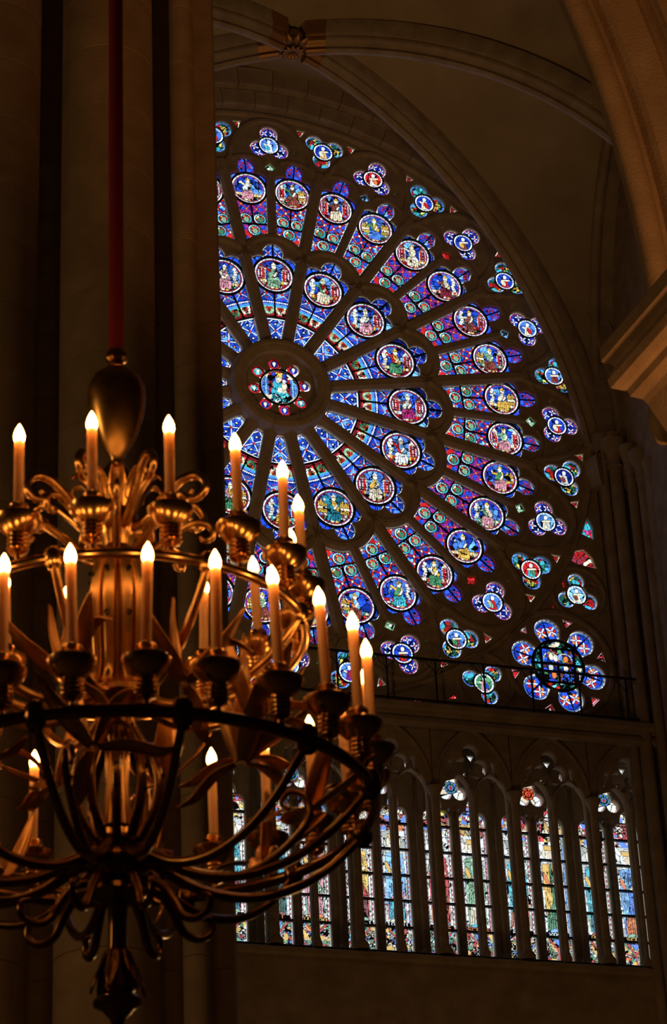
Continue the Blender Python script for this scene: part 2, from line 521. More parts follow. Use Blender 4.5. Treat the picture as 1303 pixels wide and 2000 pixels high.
# ---- oculus
HUBY = -.10                                   # the hub stands proud of the petals
hub_holes = [circ(0, 0, .375, 40)]
oc_ang = [math.radians(-10 + 45 * k) for k in range(8)]
hub_holes = [star_union((0, 0), [(0, 0, .38)] + [(.505 * math.sin(a), .505 * math.cos(a), .120) for a in oc_ang], n=200)]
for k in range(8):
    a = oc_ang[k] + math.radians(22.5); hub_holes.append(circ(.625 * math.sin(a), .625 * math.cos(a), .02, 10))
obj('oculus_plate', plate(circ(0, 0, .82, 64), hub_holes, -.02, .07), M_TRAC, rose, (0, HUBY, 0))
prof = [(.985, .16), (.985, -.12), (.955, -.21), (.90, -.24), (.85, -.235), (.83, -.215), (.80, -.215), (.76, -.20), (.715, -.19), (.70, -.17), (.695, .08)]
for kk in range(8):                           # the stone ring is cut in eight blocks
    mb = MB(); a0 = 2 * PI * kk / 8 + .2; a1 = a0 + 2 * PI / 8 - .006
    n = 12; v = []; f = []
    for i in range(n + 1):
        a = a0 + (a1 - a0) * i / n
        v += [(r * math.sin(a), y, r * math.cos(a)) for r, y in prof]
    m = len(prof)
    for i in range(n):
        for k in range(m - 1): f.append((i * m + k, i * m + k + 1, (i + 1) * m + k + 1, (i + 1) * m + k))
    f += [tuple(range(m)), tuple(n * m + k for k in range(m - 1, -1, -1))]
    mb.add(v, f); me = mb.mesh(); auto_smooth(me, 35); obj('hub_stone', me, M_TRAC, rose, (0, HUBY, 0))

def oculus_medallion():
    r = .372; X, Z, F = disc_unit(r, 34, 128); p = Paint(X / r, Z / r, 3); q = np.hypot(p.x, p.y); ld = .02
    p.fill(q >= 0, 'RED'); p.cells(40, None, .5, .03, (-1, 1, -1, 1), alt='CREAM', palt=.2)
    for s in (-1, 1):
        p.poly([(s * .58, -.6), (s * .58, .55), (s * .92, .55), (s * .92, -.6)], 'LBLUE', ld)
        for k in range(5): p.seg(s * .56, -.5 + .22 * k, s * .95, -.5 + .22 * k, .012, 'LEAD')
        p.poly([(s * .66, -.5), (s * .66, .5), (s * .76, .5), (s * .76, -.5)], 'SKY', ld)
        p.poly([(s * .2, .35), (s * .2, .85), (s * .34, .85), (s * .4, .35)], 'BLUE', ld)
        p.poly([(s * .42, .5), (s * .6, .78), (s * .74, .55)], 'CREAM', ld)
    p.poly([(-.4, -.85), (-.45, -.2), (-.2, .25), (.15, .25), (.45, -.3), (.5, -.85)], 'CYAN', ld)
    p.poly([(-.12, -.3), (-.1, -.05), (.3, .02), (.38, -.3)], 'CREAM', ld)
    p.ell(-.22, .1, .13, .24, 'CYAN', .2, ld)
    for k in range(6): p.seg(-.4 + k * .16, -.85, -.25 + k * .1, -.4, .013, 'LEAD')
    p.cells(50, (p.y < -.35) & (np.abs(p.x) < .5), .35, .02, (-.6, .6, -1, -.3), alt='WHITE', palt=.15)
    p.ell(.26, .1, .15, .2, 'CREAM', 0, ld); p.ell(.26, .36, .1, .12, 'WHITE', 0, ld)
    p.ell(0, .5, .13, .17, 'CREAM', 0, ld); p.poly([(-.16, .62), (-.2, .85), (.2, .85), (.16, .62)], 'YEL', ld)
    for x, c in ((-.6, 'CREAM'), (.62, 'CREAM')): p.poly([(x - .15, -.75), (x - .18, -.5), (x + .18, -.5), (x + .15, -.75)], c, ld)
    p.cells(60, q < .9, .25, .014, (-1, 1, -1, 1)); p.fill(q > .92, 'LEAD'); p.fill(q > .945, 'CREAM'); p.fill(q > .985, 'LEAD')
    return glass_mesh(X, Z, F, p.c)
obj('medallion_pane', oculus_medallion(), None, rose, (0, HUBY - .005, 0))
mb = MB(); mb.add(*ring_iron(.365, .40)); M_RING0 = mb.mesh()
obj('iron_ring', M_RING0, M_IRON, rose, (0, HUBY, 0))
for k, a in enumerate(oc_ang):
    r = .125; X, Z, F = disc_unit(r, 14, 48); p = Paint(X / .11, Z / .11, k); q = np.hypot(p.x, p.y)
    p.fill(q >= 0, ['DBLUE', 'BLUE', 'BLUE', 'CYAN', 'BLUE', 'BLUE', 'CYAN', 'CYAN'][k]); p.cells(8, None, .3, .08, (-1, 1, -1, 1))
    p.ell(0, .12, .3, .34, 'CREAM', 0, .05); p.poly([(-.3, .1), (.0, -.5), (.3, .1)], 'WHITE', .03)
    p.fill(q > .66, 'LEAD'); p.fill(q > .70, 'RED'); an = np.arctan2(p.x, p.y); p.fill((q > .7) & (((an / 2 / PI * 12) % 1) < .12), 'LEAD')
    if k in (1, 2): p.fill((q > .8) & (an > 0), 'WHITE')
    keepx = X + .505 * math.sin(a); keepz = Z + .505 * math.cos(a)
    F2 = [f for f in F if np.hypot(keepx[list(f)], keepz[list(f)]).mean() > .385]
    obj('roundel_pane', glass_mesh(X, Z, F2, p.c), None, rose, (.505 * math.sin(a), HUBY + .002, .505 * math.cos(a)))
    a2 = a + math.radians(22.5); X, Z, F = disc_unit(.03, 2, 8)
    obj('gem_pane', glass_mesh(X, Z, F, np.tile(C['WHITE'] * .9, (len(X), 1))), None, rose, (.625 * math.sin(a2), HUBY + .03, .625 * math.cos(a2)))

# ---- first ring: sixteen petals
R1 = 2.6
head1 = [(0, R1, .405), (0, 3.09, .215), (.27, 2.80, .215), (-.27, 2.80, .215)]
trap1 = [(side_x(1.0), 1.0), (-side_x(1.0), 1.0), (-side_x(2.72), 2.72), (side_x(2.72), 2.72)]
hole1 = star_union((0, 2.55), head1, [trap1], n=180)
AC, AR = 2.78, .735                          # outer arc of a first-ring petal
def arc_pts(cz, r, a0, a1, n): return [(r * math.sin(a0 + (a1 - a0) * k / n), cz + r * math.cos(a0 + (a1 - a0) * k / n)) for k in range(n + 1)]
# where the arc meets the spoke line
def meet(cz, r):
    lo, hi = 0.3, 2.2
    for _ in range(50):
        m = (lo + hi) / 2; x, z = r * math.sin(m), cz + r * math.cos(m)
        if x < z * TAN: lo = m
        else: hi = m
    return lo
am = meet(AC, AR)
wedge1 = [(-.96 * math.sin(math.radians(11.25)), .96 * math.cos(math.radians(11.25))), (0, .965), (.96 * math.sin(math.radians(11.25)), .96 * math.cos(math.radians(11.25)))] + arc_pts(AC, AR, am, -am, 28)
ME_PL1 = plate(wedge1, [hole1], -.06, .05, .012)
ME_SP1 = bar_mesh(.93, 3.02, .118, .055, .05, -.13)
ME_AR1 = arc_mesh(AC, .655, -1.42, 1.42, .085, .04, .05, -.13, 26)

def quad_lattice(p, x, z, step, cols, lead=.006, w=.009, line='WHITE', dot='RED'):
    """diagonal trellis of white strips with blue fields and small red studs"""
    u = (x + z) / step; v = (x - z) / step
    fu = np.abs(u - np.round(u)) * step * .7071; fv = np.abs(v - np.round(v)) * step * .7071
    m = np.minimum(fu, fv)
    p.fill(m < w + lead, 'LEAD'); p.fill(m < w, line)
    dd = np.hypot((u - np.round(u)), (v - np.round(v))) * step * .7071
    p.fill(dd < w * 2.6 + lead, 'LEAD'); p.fill(dd < w * 2.6, dot)
    d2 = np.hypot(u - np.floor(u) - .5, v - np.floor(v) - .5) * step * .7071
    p.fill(d2 < .040, 'LEAD'); p.fill(d2 < .034, 'DBLUE'); p.fill(d2 < .018, cols)

def lattice_pane():
    X, Z, F = grid_glass(-.235, .235, .97, 1.625, GS)
    out = []
    for var in range(3):
        p = Paint(X, Z, 20 + var)
        p.fill(X > -9, ['BLUE', 'BLUE', 'BLUE'][var]); p.cells(60, None, .5, .006, alt='LBLUE', palt=.3)
        quad_lattice(p, X, Z - 1.03, .30, 'CREAM' if var else 'ORANGE', w=.0078)
        sx = side_x(Z); e = np.abs(X) - sx
        p.fill((e > -.028) | (Z > 1.565) | (Z < 1.03), 'LEAD'); p.fill((e > -.021) | (Z > 1.575) | (Z < 1.022), 'WHITE')
        p.fill((e > -.026) & (((Z * 9) % 1) < .06), 'LEAD')
        p.fill(Z > 1.6, 'LEAD')
        out.append(glass_mesh(X, Z, F, p.c))
    return out
ME_LAT = lattice_pane()

def band_pane():
    out = []
    X, Z, F = grid_glass(-.46, .46, 1.605, 2.62, GS, lambda x, z: (np.hypot(x, z - R1) > .402) & (np.abs(x) < side_x(z) + .05))
    for var in range(2):
        p = Paint(X, Z, 40 + var)
        rr = np.hypot(X, Z)
        p.fill(rr > 0, 'BLUE'); p.cells(110, None, .45, .006, alt='LBLUE', palt=.35)
        # big white saltires either side of the middle bar
        for s in (-1, 1):
            cx, cz = s * .155, 2.17
            for a in (.75, -.75):
                p.seg(cx - .17 * math.cos(a), cz - .17 * math.sin(a), cx + .17 * math.cos(a), cz + .17 * math.sin(a), .0062, 'WHITE', .006)
            p.ell(cx, cz, .024, .024, 'RED', 0, .006)
            for (dx, dz) in ((.1, 0), (-.1, 0), (0, .1), (0, -.1)): p.ell(cx + dx, cz + dz, .02, .02, 'MAG', 0, .006)
            p.ell(s * .33, 2.36, .02, .03, 'RED', 0, .006)
        p.fill(rr < 2.02, 'LEAD'); p.fill((rr < 2.01) & (rr > 1.945), 'DBLUE')
        t = np.arctan2(X, Z) * 1.975 / .040; dd = np.hypot((t - np.floor(t) - .5) * .040, rr - 1.977)
        p.fill(dd < .0165, 'WHITE')
        p.fill((rr < 1.942) & (rr > 1.90), 'LBLUE'); p.fill((rr < 1.898) & (rr > 1.868), 'CYAN')
        p.fill(rr < 1.865, 'LEAD'); p.fill(rr < 1.86, 'RED'); p.cells(40, rr < 1.86, .4, .006, (-.35, .35, 1.6, 1.9))
        for s, c in ((-1, 'PGREEN' if var == 0 else 'GREEN'), (1, 'YEL')):
            cx = s * .115; q = np.hypot((X - cx) / .105, (Z - 1.855) / .165)
            m = (q < 1.06) & (Z < 1.862)
            p.fill(m, 'LEAD'); p.fill((q < 1) & (Z < 1.862), c if s < 0 else 'CREAM'); p.fill((q < .62) & (Z < 1.862), 'RED')
            p.ell(cx, 1.775, .02, .035, 'BROWN', 0, .005); p.ell(cx - .045, 1.815, .022, .02, 'ORANGE', 0, .005); p.ell(cx + .045, 1.815, .022, .02, 'ORANGE', 0, .005)
            p.cells(30, (q < 1) & (Z < 1.862), .3, .005, (-.25, .25, 1.68, 1.87))
        p.fill(rr < 1.675, 'LEAD'); p.fill(rr < 1.66, 'MAR'); p.fill(rr < 1.63, 'LEAD')
        e = np.abs(X) - side_x(Z)
        p.fill((e > -.020) & (Z > 2.0), 'LEAD'); p.fill((e > -.014) & (Z > 2.0), 'WHITE')
        p.fill((e > -.014) & (((Z * 14) % 1) < .15), 'LEAD')
        p.fill(np.abs(X) < .012, 'LEAD')
        out.append(glass_mesh(X, Z, F, p.c))
    return out
ME_BAND = band_pane()

def lobe_pane(zc, r, rm, zt, wmax, ground, line, seed, circles, edge='WHITE'):
    X, Z, F = grid_glass(-wmax, wmax, zc - .02, zt, GS, lambda x, z: (np.hypot(x, z - zc) > rm) & (np.min([np.hypot(x - a, z - b) - c for a, b, c in circles], 0) < .06))
    p = Paint(X, Z, seed); p.fill(X > -9, ground); p.cells(60, None, .5, .006, alt='LBLUE', palt=.2)
    for (cx, cz, cr) in circles:
        d = np.hypot(X - cx, Z - cz); inside = d < cr * 1.15
        for s in ((-1, 1) if abs(cx) < .01 else (0,)):
            qx = cx + s * cr * .45; qz = cz + .01
            for a in (.8, -.8):
                k = cr * (.44 if s else .25)
                p.seg(qx - k * math.cos(a), qz - k * math.sin(a), qx + k * math.cos(a), qz + k * math.sin(a), .0045, line, .004)
            p.ell(qx, qz, .02, .02, 'RED', 0, .006)
    dmin = np.min([np.hypot(X - cx, Z - cz) - cr for cx, cz, cr in circles], 0)
    p.fill(dmin > -.028, 'LEAD'); p.fill(dmin > -.014, edge)
    a = np.arctan2(X, Z - zc); p.fill((dmin > -.020) & (((a * 7) % 1) < .1), 'LEAD')
    p.fill(dmin > .02, 'LEAD')
    p.fill(np.abs(X) < .011, 'LEAD')
    return glass_mesh(X, Z, F, p.c)
ME_LOBE1 = [lobe_pane(R1, .4, .402, 3.34, .54, 'BLUE', 'WHITE', 61, head1[1:]), lobe_pane(R1, .4, .402, 3.34, .54, 'DBLUE', 'SKY', 62, head1[1:])]

def petal_iron1():
    mb = MB(); v, f = ring_iron(.384, .428, 44, .025); mb.add([(x, y, z + R1) for x, y, z in v], f)
    mb.box(-.013, .013, -.022, .01, 1.64, R1 - .40); mb.box(-.013, .013, -.022, .01, R1 + .40, 3.30)
    v = []; f = []
    for rr0, rr1 in ((1.605, 1.635),):
        n = 10; hw = math.radians(8.2)
        for i in range(n + 1):
            a = -hw + 2 * hw * i / n
            for rr, y in ((rr0, .01), (rr0, -.022), (rr1, -.022), (rr1, .01)): v.append((rr * math.sin(a), y, rr * math.cos(a)))
        for i in range(n):
            for k in range(4): f.append((i * 4 + k, i * 4 + (k + 1) % 4, (i + 1) * 4 + (k + 1) % 4, (i + 1) * 4 + k))
    mb.add(v, f)
    return mb.mesh()
ME_IR1 = petal_iron1()
prophets = {0: dict(torso='RED', robe='PGREEN', mantle='PGREEN', left='tower', right='tower'),
            1: dict(torso='GREEN', robe='CREAM', mantle='RED', left='scroll', right='tower', hat='CREAM'),
            2: dict(torso='LBLUE', robe='PINK', mantle='CREAM', left='scroll', right='tower'),
            3: dict(torso='RED', robe='GREEN', mantle='YEL', left='scroll', right='tower', hat='YEL'),
            4: dict(torso='BROWN', robe='MAG', mantle='GREY', left='tower', right='tower', hat='GREY', bench='GREY'),
            5: dict(torso='RED', robe='WHITE', mantle='SKY', left='scroll', right='tower', ground='LBLUE', hat='WHITE'),
            6: dict(torso='SKY', robe='CREAM', mantle='YEL', left='tower', right='tower', ground='LBLUE', hat='WHITE'),
            7: dict(torso='TEAL', robe='TEAL', mantle='YEL', left='gold', right='gold', ground='TEAL', bench='BROWN'),
            8: dict(torso='CYAN', robe='YEL', mantle='WHITE', left='scroll', right='tower', ground='BLUE', bench='CYAN'),
            9: dict(torso='PINK', robe='GREEN', mantle='YEL', left='scroll', right='gold', ground='BLUE'),
            15: dict(torso='CREAM', robe='PINK', mantle='PINK', left='none', right='scroll', ground='BLUE', hat='WHITE')}
pm = {}
for k in range(16):
    th = math.radians(22.5 * k); rot = (0, th, 0)
    obj('petal_plate', ME_PL1, M_TRAC, rose, rot=rot)
    obj('spoke', ME_SP1, M_TRAC, rose, rot=(0, th + math.radians(11.25), 0))
    obj('petal_arch', ME_AR1, M_TRAC, rose, rot=rot)
    obj('lattice_pane', ME_LAT[(k * 7 + 1) % 3], None, rose, rot=rot)
    obj('band_pane', ME_BAND[k % 2], None, rose, rot=rot)
    obj('lobe_pane', ME_LOBE1[0 if k not in (2, 3, 4, 12) else 1], None, rose, rot=rot)
    obj('iron_bars', ME_IR1, M_IRON, rose, rot=rot)
    kk = k if k in prophets else (k - 3) % 9
    if kk not in pm: pm[kk] = figure_medallion(.386, 100 + kk, **prophets[kk])
    obj('medallion_pane', pm[kk], None, rose, (R1 * math.sin(th), -.004, R1 * math.cos(th)))

# ---- second ring: thirty-two petals in sixteen pairs, with trefoils
R2 = 4.589
D56 = math.radians(5.625)
T2 = math.tan(D56)
OFFM, OFFm = .115, .085                       # main spoke (right of a right-hand petal), minor spoke
def petal2(sign):
    """petal at angle +-5.6 deg in its own frame; the minor spoke lies on the side of -sign"""
    xm = lambda z: sign * (z * T2 - OFFM); xi = lambda z: -sign * (z * T2 - OFFm)
    trap = [(xm(3.05), 3.05), (xm(4.62), 4.62), (xi(4.62), 4.62), (xi(3.05), 3.05)]
    circles = [(0, R2, .375), (0, 5.10, .185), (0, 5.19, .135), (.22, 4.76, .19), (-.22, 4.76, .19)]
    o = star_union((0, 4.45), circles, [trap], n=180)
    # bring the foot up to the arc of the first-ring petal below (arc centre lies 5.6 deg to the -sign side)
    ca, sa = math.cos(D56), math.sin(D56); ccx, ccz = -sign * AC * sa, AC * ca
    out = []
    for (x, z) in o:
        d = math.hypot(x - ccx, z - ccz)
        if z < 3.9 and d < AR:
            x = ccx + (x - ccx) * AR / d; z = ccz + (z - ccz) * AR / d
        out.append((x, z))
    return out, circles
def rotp(pts, a): return [(x * math.cos(a) + z * math.sin(a), -x * math.sin(a) + z * math.cos(a)) for x, z in pts]
PC, PRX, PRZ = 5.2, .835, 1.04                # arch over a pair of petals
def ell_pts(a0, a1, n): return [(PRX * math.sin(a), PC + PRZ * math.cos(a)) for a in np.linspace(a0, a1, n + 1)]
BT = (5.17 * math.sin(math.radians(11.25)), 5.17 * math.cos(math.radians(11.25)))
def meet_line(cz, r, tan):
    lo, hi = 0.3, 2.4
    for _ in range(50):
        m = (lo + hi) / 2
        if r * math.sin(m) < (cz + r * math.cos(m)) * tan: lo = m
        else: hi = m
    return lo
ap = 1.60
wedge2 = arc_pts(AC, AR, -am, am, 20) + [BT] + ell_pts(ap, -ap, 40) + [(-BT[0], BT[1])]
hR, circR = petal2(1); hL, _ = petal2(-1)
RA, RB = 5.694, 5.85
def tref(cx, cz, rot, rm=.215, dist=.245, rl=.19):
    cs = [(cx + dist * math.sin(rot + k * 2 * PI / 3), cz + dist * math.cos(rot + k * 2 * PI / 3), rl) for k in range(3)]
    return cs
trA = tref(0, RA, 0); holeA = star_union((0, RA), [(0, RA, .225)] + trA, n=120)
diam = [(0, 5.01), (.125, 5.13), (0, 5.25), (-.125, 5.13)]
tri_s = lambda s: [(s * .50, 5.545), (s * .57, 5.60), (s * .52, 5.66)]
ME_PL2 = plate(wedge2, [rotp(hR, D56), rotp(hL, -D56), holeA, diam, tri_s(1), tri_s(-1)], -.06, .05, .010)
# outer spandrel, in the frame of the B axis (arches of both neighbours)
A11 = math.radians(11.25)
arcR = rotp(ell_pts(0, -ap, 24), A11)     # right neighbour arch, from its apex down to the B axis
arcL = rotp(ell_pts(0, ap, 24), -A11)
rim = [(6.33 * math.sin(a), 6.33 * math.cos(a)) for a in np.linspace(-A11, A11, 14)]
wedgeB = rim + arcR + [(0, 5.17)] + arcL[::-1]
trB = tref(0, RB, PI); holeB = star_union((0, RB), [(0, RB, .225)] + trB, n=120)
def small_tri(s):
    a = math.radians(5.2) * s
    return [(6.00 * math.sin(a), 6.00 * math.cos(a)), (6.21 * math.sin(a * .78), 6.21 * math.cos(a * .78)), (6.21 * math.sin(a * 1.14), 6.21 * math.cos(a * 1.14))]
ME_PLB = plate(wedgeB, [holeB, small_tri(1), small_tri(-1)], -.06, .05, .010)
ME_SPm = bar_mesh(3.42, 5.0, .088, .04, .05, -.11)
ME_SPM = bar_mesh(3.0, 5.22, .118, .055, .05, -.13)
ME_ARP = band_mesh([(-.985, 4.98), (-.93, 5.06)] + ell_pts(-1.52, 1.52, 40) + [(.93, 5.06), (.985, 4.98)], .066, .03, .05, -.12)
ME_ARK = arc_mesh(4.78, .56, -.62, .62, .05, .022, .0, -.095, 16)

def panel2(sign):
    X, Z, F = grid_glass(-.40, .40, 3.10, 4.60, GS, lambda x, z: (np.hypot(x, z - R2) > .368) & (np.abs(x) < z * T2 - .02)
                         & (np.hypot(x + sign * AC * math.sin(D56), z - AC * math.cos(D56)) > AR - .03) & (np.hypot(x, z - 3.615) > .128) & (np.hypot(x - .145, z - 3.875) > .128) & (np.hypot(x + .145, z - 3.875) > .128))
    out = []
    for var in range(2):
        p = Paint(X, Z, 80 + var + sign)
        p.fill(X > -9, 'BLUE'); p.cells(170, None, .5, .006, alt='LBLUE' if var else 'PURP', palt=.35)
        # red / violet trellis
        st = .20
        u = (X + Z * .9) / st; v = (X - Z * .9) / st
        m = np.minimum(np.abs(u - np.round(u)), np.abs(v - np.round(v))) * st * .68
        p.fill(m < .0185, 'LEAD'); p.fill(m < .0125, 'MAG' if var == 0 else 'RED')
        dd = np.hypot(u - np.round(u), v - np.round(v)) * st * .7; p.fill(dd < .026, 'LEAD'); p.fill(dd < .019, 'CREAM' if var else 'ORANGE')
        low = Z < 3.62; p.cells(24, low, .2, .0, (-.3, .3, 3.2, 3.65), alt='RED', palt=.28)
        xm = sign * (Z * T2 - OFFM) ; xi = -sign * (Z * T2 - OFFm)
        e = np.maximum(sign * X - (Z * T2 - OFFM), -sign * X - (Z * T2 - OFFm))
        ca, sa = math.cos(D56), math.sin(D56); ccx, ccz = -sign * AC * sa, AC * ca
        ea = AR - np.hypot(X - ccx, Z - ccz)
        p.fill((e > -.022) | (ea > -.026), 'LEAD'); p.fill((e > -.016) | (ea > -.020), 'WHITE')
        p.fill(((e > -.016)) & (((Z * 12) % 1) < .12), 'LEAD')
        p.fill((np.abs(X) < .010) & (Z > 3.75), 'LEAD'); p.fill(np.abs(Z - 3.755) < .012, 'LEAD')
        out.append(glass_mesh(X, Z, F, p.c))
    return out
ME_P2 = {1: panel2(1), -1: panel2(-1)}

def roundel_meshes():
    out = []
    for var in range(3):
        r = .132; X, Z, F = disc_unit(r, 14, 56); p = Paint(X / r, Z / r, 90 + var); q = np.hypot(p.x, p.y)
        p.fill(q >= 0, 'RED'); p.cells(9, None, .4, .06, (-1, 1, -1, 1), alt='ORANGE', palt=.3)
        g = ['PGREEN', 'GREEN', 'PGREEN'][var]
        p.ell(.08, -.12, .36, .46, g, .2, .06); p.seg(.08, -.55, .1, .3, .025, 'LEAD'); p.seg(-.1, -.4, 0, .2, .02, 'LEAD'); p.seg(.25, -.4, .2, .2, .02, 'LEAD')
        p.ell(-.3, .4, .2, .2, 'CREAM' if var == 1 else 'ORANGE', 0, .05)
        p.fill(q > .64, 'LEAD'); p.fill(q > .68, 'CYAN'); p.fill(q > .80, 'LEAD'); p.fill(q > .82, 'WHITE')
        a = np.arctan2(p.x, p.y); p.fill((q > .68) & (((a / 2 / PI * 14) % 1) < .10), 'LEAD'); p.fill((q > .68) & (a > 1.2) & (a < 3.0), C['CYAN'] * .7)
        p.fill(q > .96, 'LEAD')
        out.append(glass_mesh(X, Z, F, p.c))
    return out
ME_RD = roundel_meshes()
ME_LOBE2 = [lobe_pane(R2, .35, .368, 5.36, .44, g, l, 63 + i, circR[1:], e) for i, (g, l, e) in enumerate((('BLUE', 'MAG', 'PURP'), ('BLUE', 'RED', 'WHITE')))]
def petal_iron2():
    mb = MB(); v, f = ring_iron(.350, .388, 44, .025); mb.add([(x, y, z + R2) for x, y, z in v], f)
    mb.box(-.012, .012, -.02, .01, 3.75, R2 - .36); mb.box(-.010, .010, -.02, .01, R2 + .36, 5.30)
    mb.box(-.27, .27, -.02, .01, 3.742, 3.768)
    for cx, cz in ((0, 3.615), (.145, 3.875), (-.145, 3.875)):
        v, f = ring_iron(.124, .134, 28, .010); mb.add([(x + cx, y, z + cz) for x, y, z in v], f)
    return mb.mesh()
ME_IR2 = petal_iron2()
kings = {-.5: ('CREAM', 'PINK', 'none', 'none', 'WHITE'), .5: ('GREEN', 'BROWN', 'tower', 'gold', 'BROWN'), 1.5: ('BROWN', 'CREAM', 'tower', 'tower', 'BROWN'), 2.5: ('GREEN', 'LBLUE', 'gold', 'gold', 'YEL'),
         3.5: ('CREAM', 'CREAM', 'tower', 'tower', None), 4.5: ('BROWN', 'MAR', 'none', 'scroll', 'CREAM'), 5.5: ('GREY', 'BROWN', 'scroll', 'tower', 'BROWN'), 6.5: ('PGREEN', 'BROWN', 'gold', 'tower', None),
         7.5: ('LBLUE', 'YEL', 'scroll', 'gold', 'CREAM'), 8.5: ('PGREEN', 'PINK', 'tower', 'tower', None), 9.5: ('YEL', 'PINK', 'none', 'gold', 'GREEN'), 10.5: ('PGREEN', 'PINK', 'scroll', 'none', 'CREAM'),
         11.5: ('LBLUE', 'YEL', 'none', 'none', 'LBLUE'), 12.5: ('CREAM', 'GREEN', 'scroll', 'tower', 'YEL'), 13.5: ('YEL', 'CYAN', 'none', 'scroll', 'GREEN'), 14.5: ('ORANGE', 'BROWN', 'gold', 'none', 'SKY'), 15.5: ('GREEN', 'CREAM', 'tower', 'none', 'YEL')}
km = {}
for i in range(32):
    k = i - .5; th = math.radians(11.25 * k); rot = (0, th, 0)
    sign = 1 if (i % 2) else -1               # petals right of a pair axis have their main spoke on the right
    obj('panel_pane', ME_P2[sign][(i * 5 // 3) % 2], None, rose, rot=rot)
    for j, (cx, cz) in enumerate(((0, 3.615), (.145, 3.875), (-.145, 3.875))):
        x, z = rotp([(cx, cz)], th)[0]
        obj('roundel_pane', ME_RD[(i + j) % 3], None, rose, (x, -.002, z))
    obj('lobe_pane', ME_LOBE2[(i // 3) % 2], None, rose, rot=rot)
    obj('iron_bars', ME_IR2, M_IRON, rose, rot=rot)
    obj('hood_arch', ME_ARK, M_TRAC, rose, rot=rot)
    kk = k if k in kings else (i * 7 % 16) - .5
    if kk not in km:
        a = kings[kk]
        km[kk] = figure_medallion(.352, 200 + i, torso=a[0], robe=a[1], left=a[2], right=a[3], mantle=a[4], hat='YEL', bench=['YEL', 'CREAM', 'RED', 'GREEN'][i % 4], lean=.06 * ((i % 3) - 1), rings=28, segs=112)
    obj('medallion_pane', km[kk], None, rose, (R2 * math.sin(th), -.004, R2 * math.cos(th)))

def trefoil_pane(rm, circles, kind, seed):
    w = .46
    X, Z, F = grid_glass(-w, w, -w, w, GS, lambda x, z: (np.hypot(x, z) > rm) & (np.min([np.hypot(x - a, z - b) - c for a, b, c in circles], 0) < .03))
    p = Paint(X, Z, seed)
    dmin = np.min([np.hypot(X - a, Z - b) - c for a, b, c in circles], 0)
    if kind == 'A':
        p.fill(X > -9, 'BLUE'); p.cells(50, None, .5, .006, alt='DBLUE', palt=.4)
        for a, b, c in circles:
            th = math.atan2(a, b)
            for s in (-1, 1):
                qx, qz = a * 1.18 + s * .085 * math.cos(th), b * 1.18 - s * .085 * math.sin(th)
                for an in (th + .78, th - .78): p.seg(qx - .07 * math.sin(an), qz - .07 * math.cos(an), qx + .07 * math.sin(an), qz + .07 * math.cos(an), .009, 'WHITE', .005)
                p.ell(qx, qz, .014, .014, 'RED', 0, .004)
        p.fill(dmin > -.045, 'LEAD'); p.fill(dmin > -.040, 'MAG'); p.fill(dmin > -.022, 'LEAD'); p.fill(dmin > -.018, 'WHITE')
    else:
        p.fill(X > -9, 'DGREEN'); p.cells(80, None, .5, .008, alt='YEL', palt=.25); p.cells(80, None, .3, .008, alt='RED', palt=.22); p.cells(60, None, .2, .006, alt='CYAN', palt=.15)
        p.fill(dmin > -.045, 'LEAD'); p.fill(dmin > -.040, 'LBLUE'); p.fill(dmin > -.024, 'LEAD'); p.fill(dmin > -.020, 'WHITE' if seed % 2 else 'SKY')
    an = np.arctan2(X, Z); p.fill((dmin > -.04) & (((an * 6) % 1) < .09), 'LEAD')
    for a, b, c in circles:
        t = math.atan2(a, b); d = np.abs(X * math.cos(t) - Z * math.sin(t)); p.fill((d < .008) & (X * a + Z * b > 0), 'LEAD')
    return glass_mesh(X, Z, F, p.c)
locA = [(a, b - RA, c) for a, b, c in trA]; locB = [(a, b - RB, c) for a, b, c in trB]
ME_TA = trefoil_pane(.208, locA, 'A', 70); ME_TB = [trefoil_pane(.208, locB, 'B', 71), trefoil_pane(.208, locB, 'B', 74)]
sm = []
for i, (g, b, s2) in enumerate((('LBLUE', 'WHITE', 'CYAN'), ('RED', 'WHITE', 'ORANGE'), ('BLUE', 'BROWN', 'YEL'), ('LBLUE', 'CREAM', 'RED'), ('BLUE', 'RED', 'CREAM'), ('LBLUE', 'CREAM', 'GREY'), ('LBLUE', 'RED', 'PGREEN'), ('BLUE', 'RED', 'BROWN'))):
    sm.append(small_medallion(.205, 300 + i, g, b, s2))
smb = []
for i, (g, b, s2) in enumerate((('BLUE', 'YEL', 'CREAM'), ('BLUE', 'CREAM', 'RED'), ('BLUE', 'RED', 'CREAM'), ('LBLUE', 'BROWN', 'MAR'), ('DBLUE', 'GREY', 'BROWN'), ('RED', 'CYAN', 'GREEN'), ('LBLUE', 'BROWN', 'GREEN'), ('LBLUE', 'PURP', 'RED'))):
    smb.append(small_medallion(.205, 320 + i, g, b, s2))
mb = MB(); mb.add(*ring_iron(.198, .222, 36, .02)); ME_RINGS = mb.mesh()
def flat_pane(poly, cols, seed, n=5, y=0.0):
    """little pane of a few coloured pieces"""
    P = np.array(poly); c = P.mean(0)
    x0, z0 = P.min(0) - .03; x1, z1 = P.max(0) + .03
    X, Z, F = grid_glass(x0, x1, z0, z1, .014)
    p = Paint(X, Z, seed); p.fill(X > -99, cols[0])
    for cc in cols[1:]: p.cells(n, None, .3, .009, alt=cc, palt=.35)
    d = p.pdist(poly); p.fill((d > -.022), 'LEAD'); p.fill(d > -.014, cols[-1])
    return glass_mesh(X, Z, F, p.c)
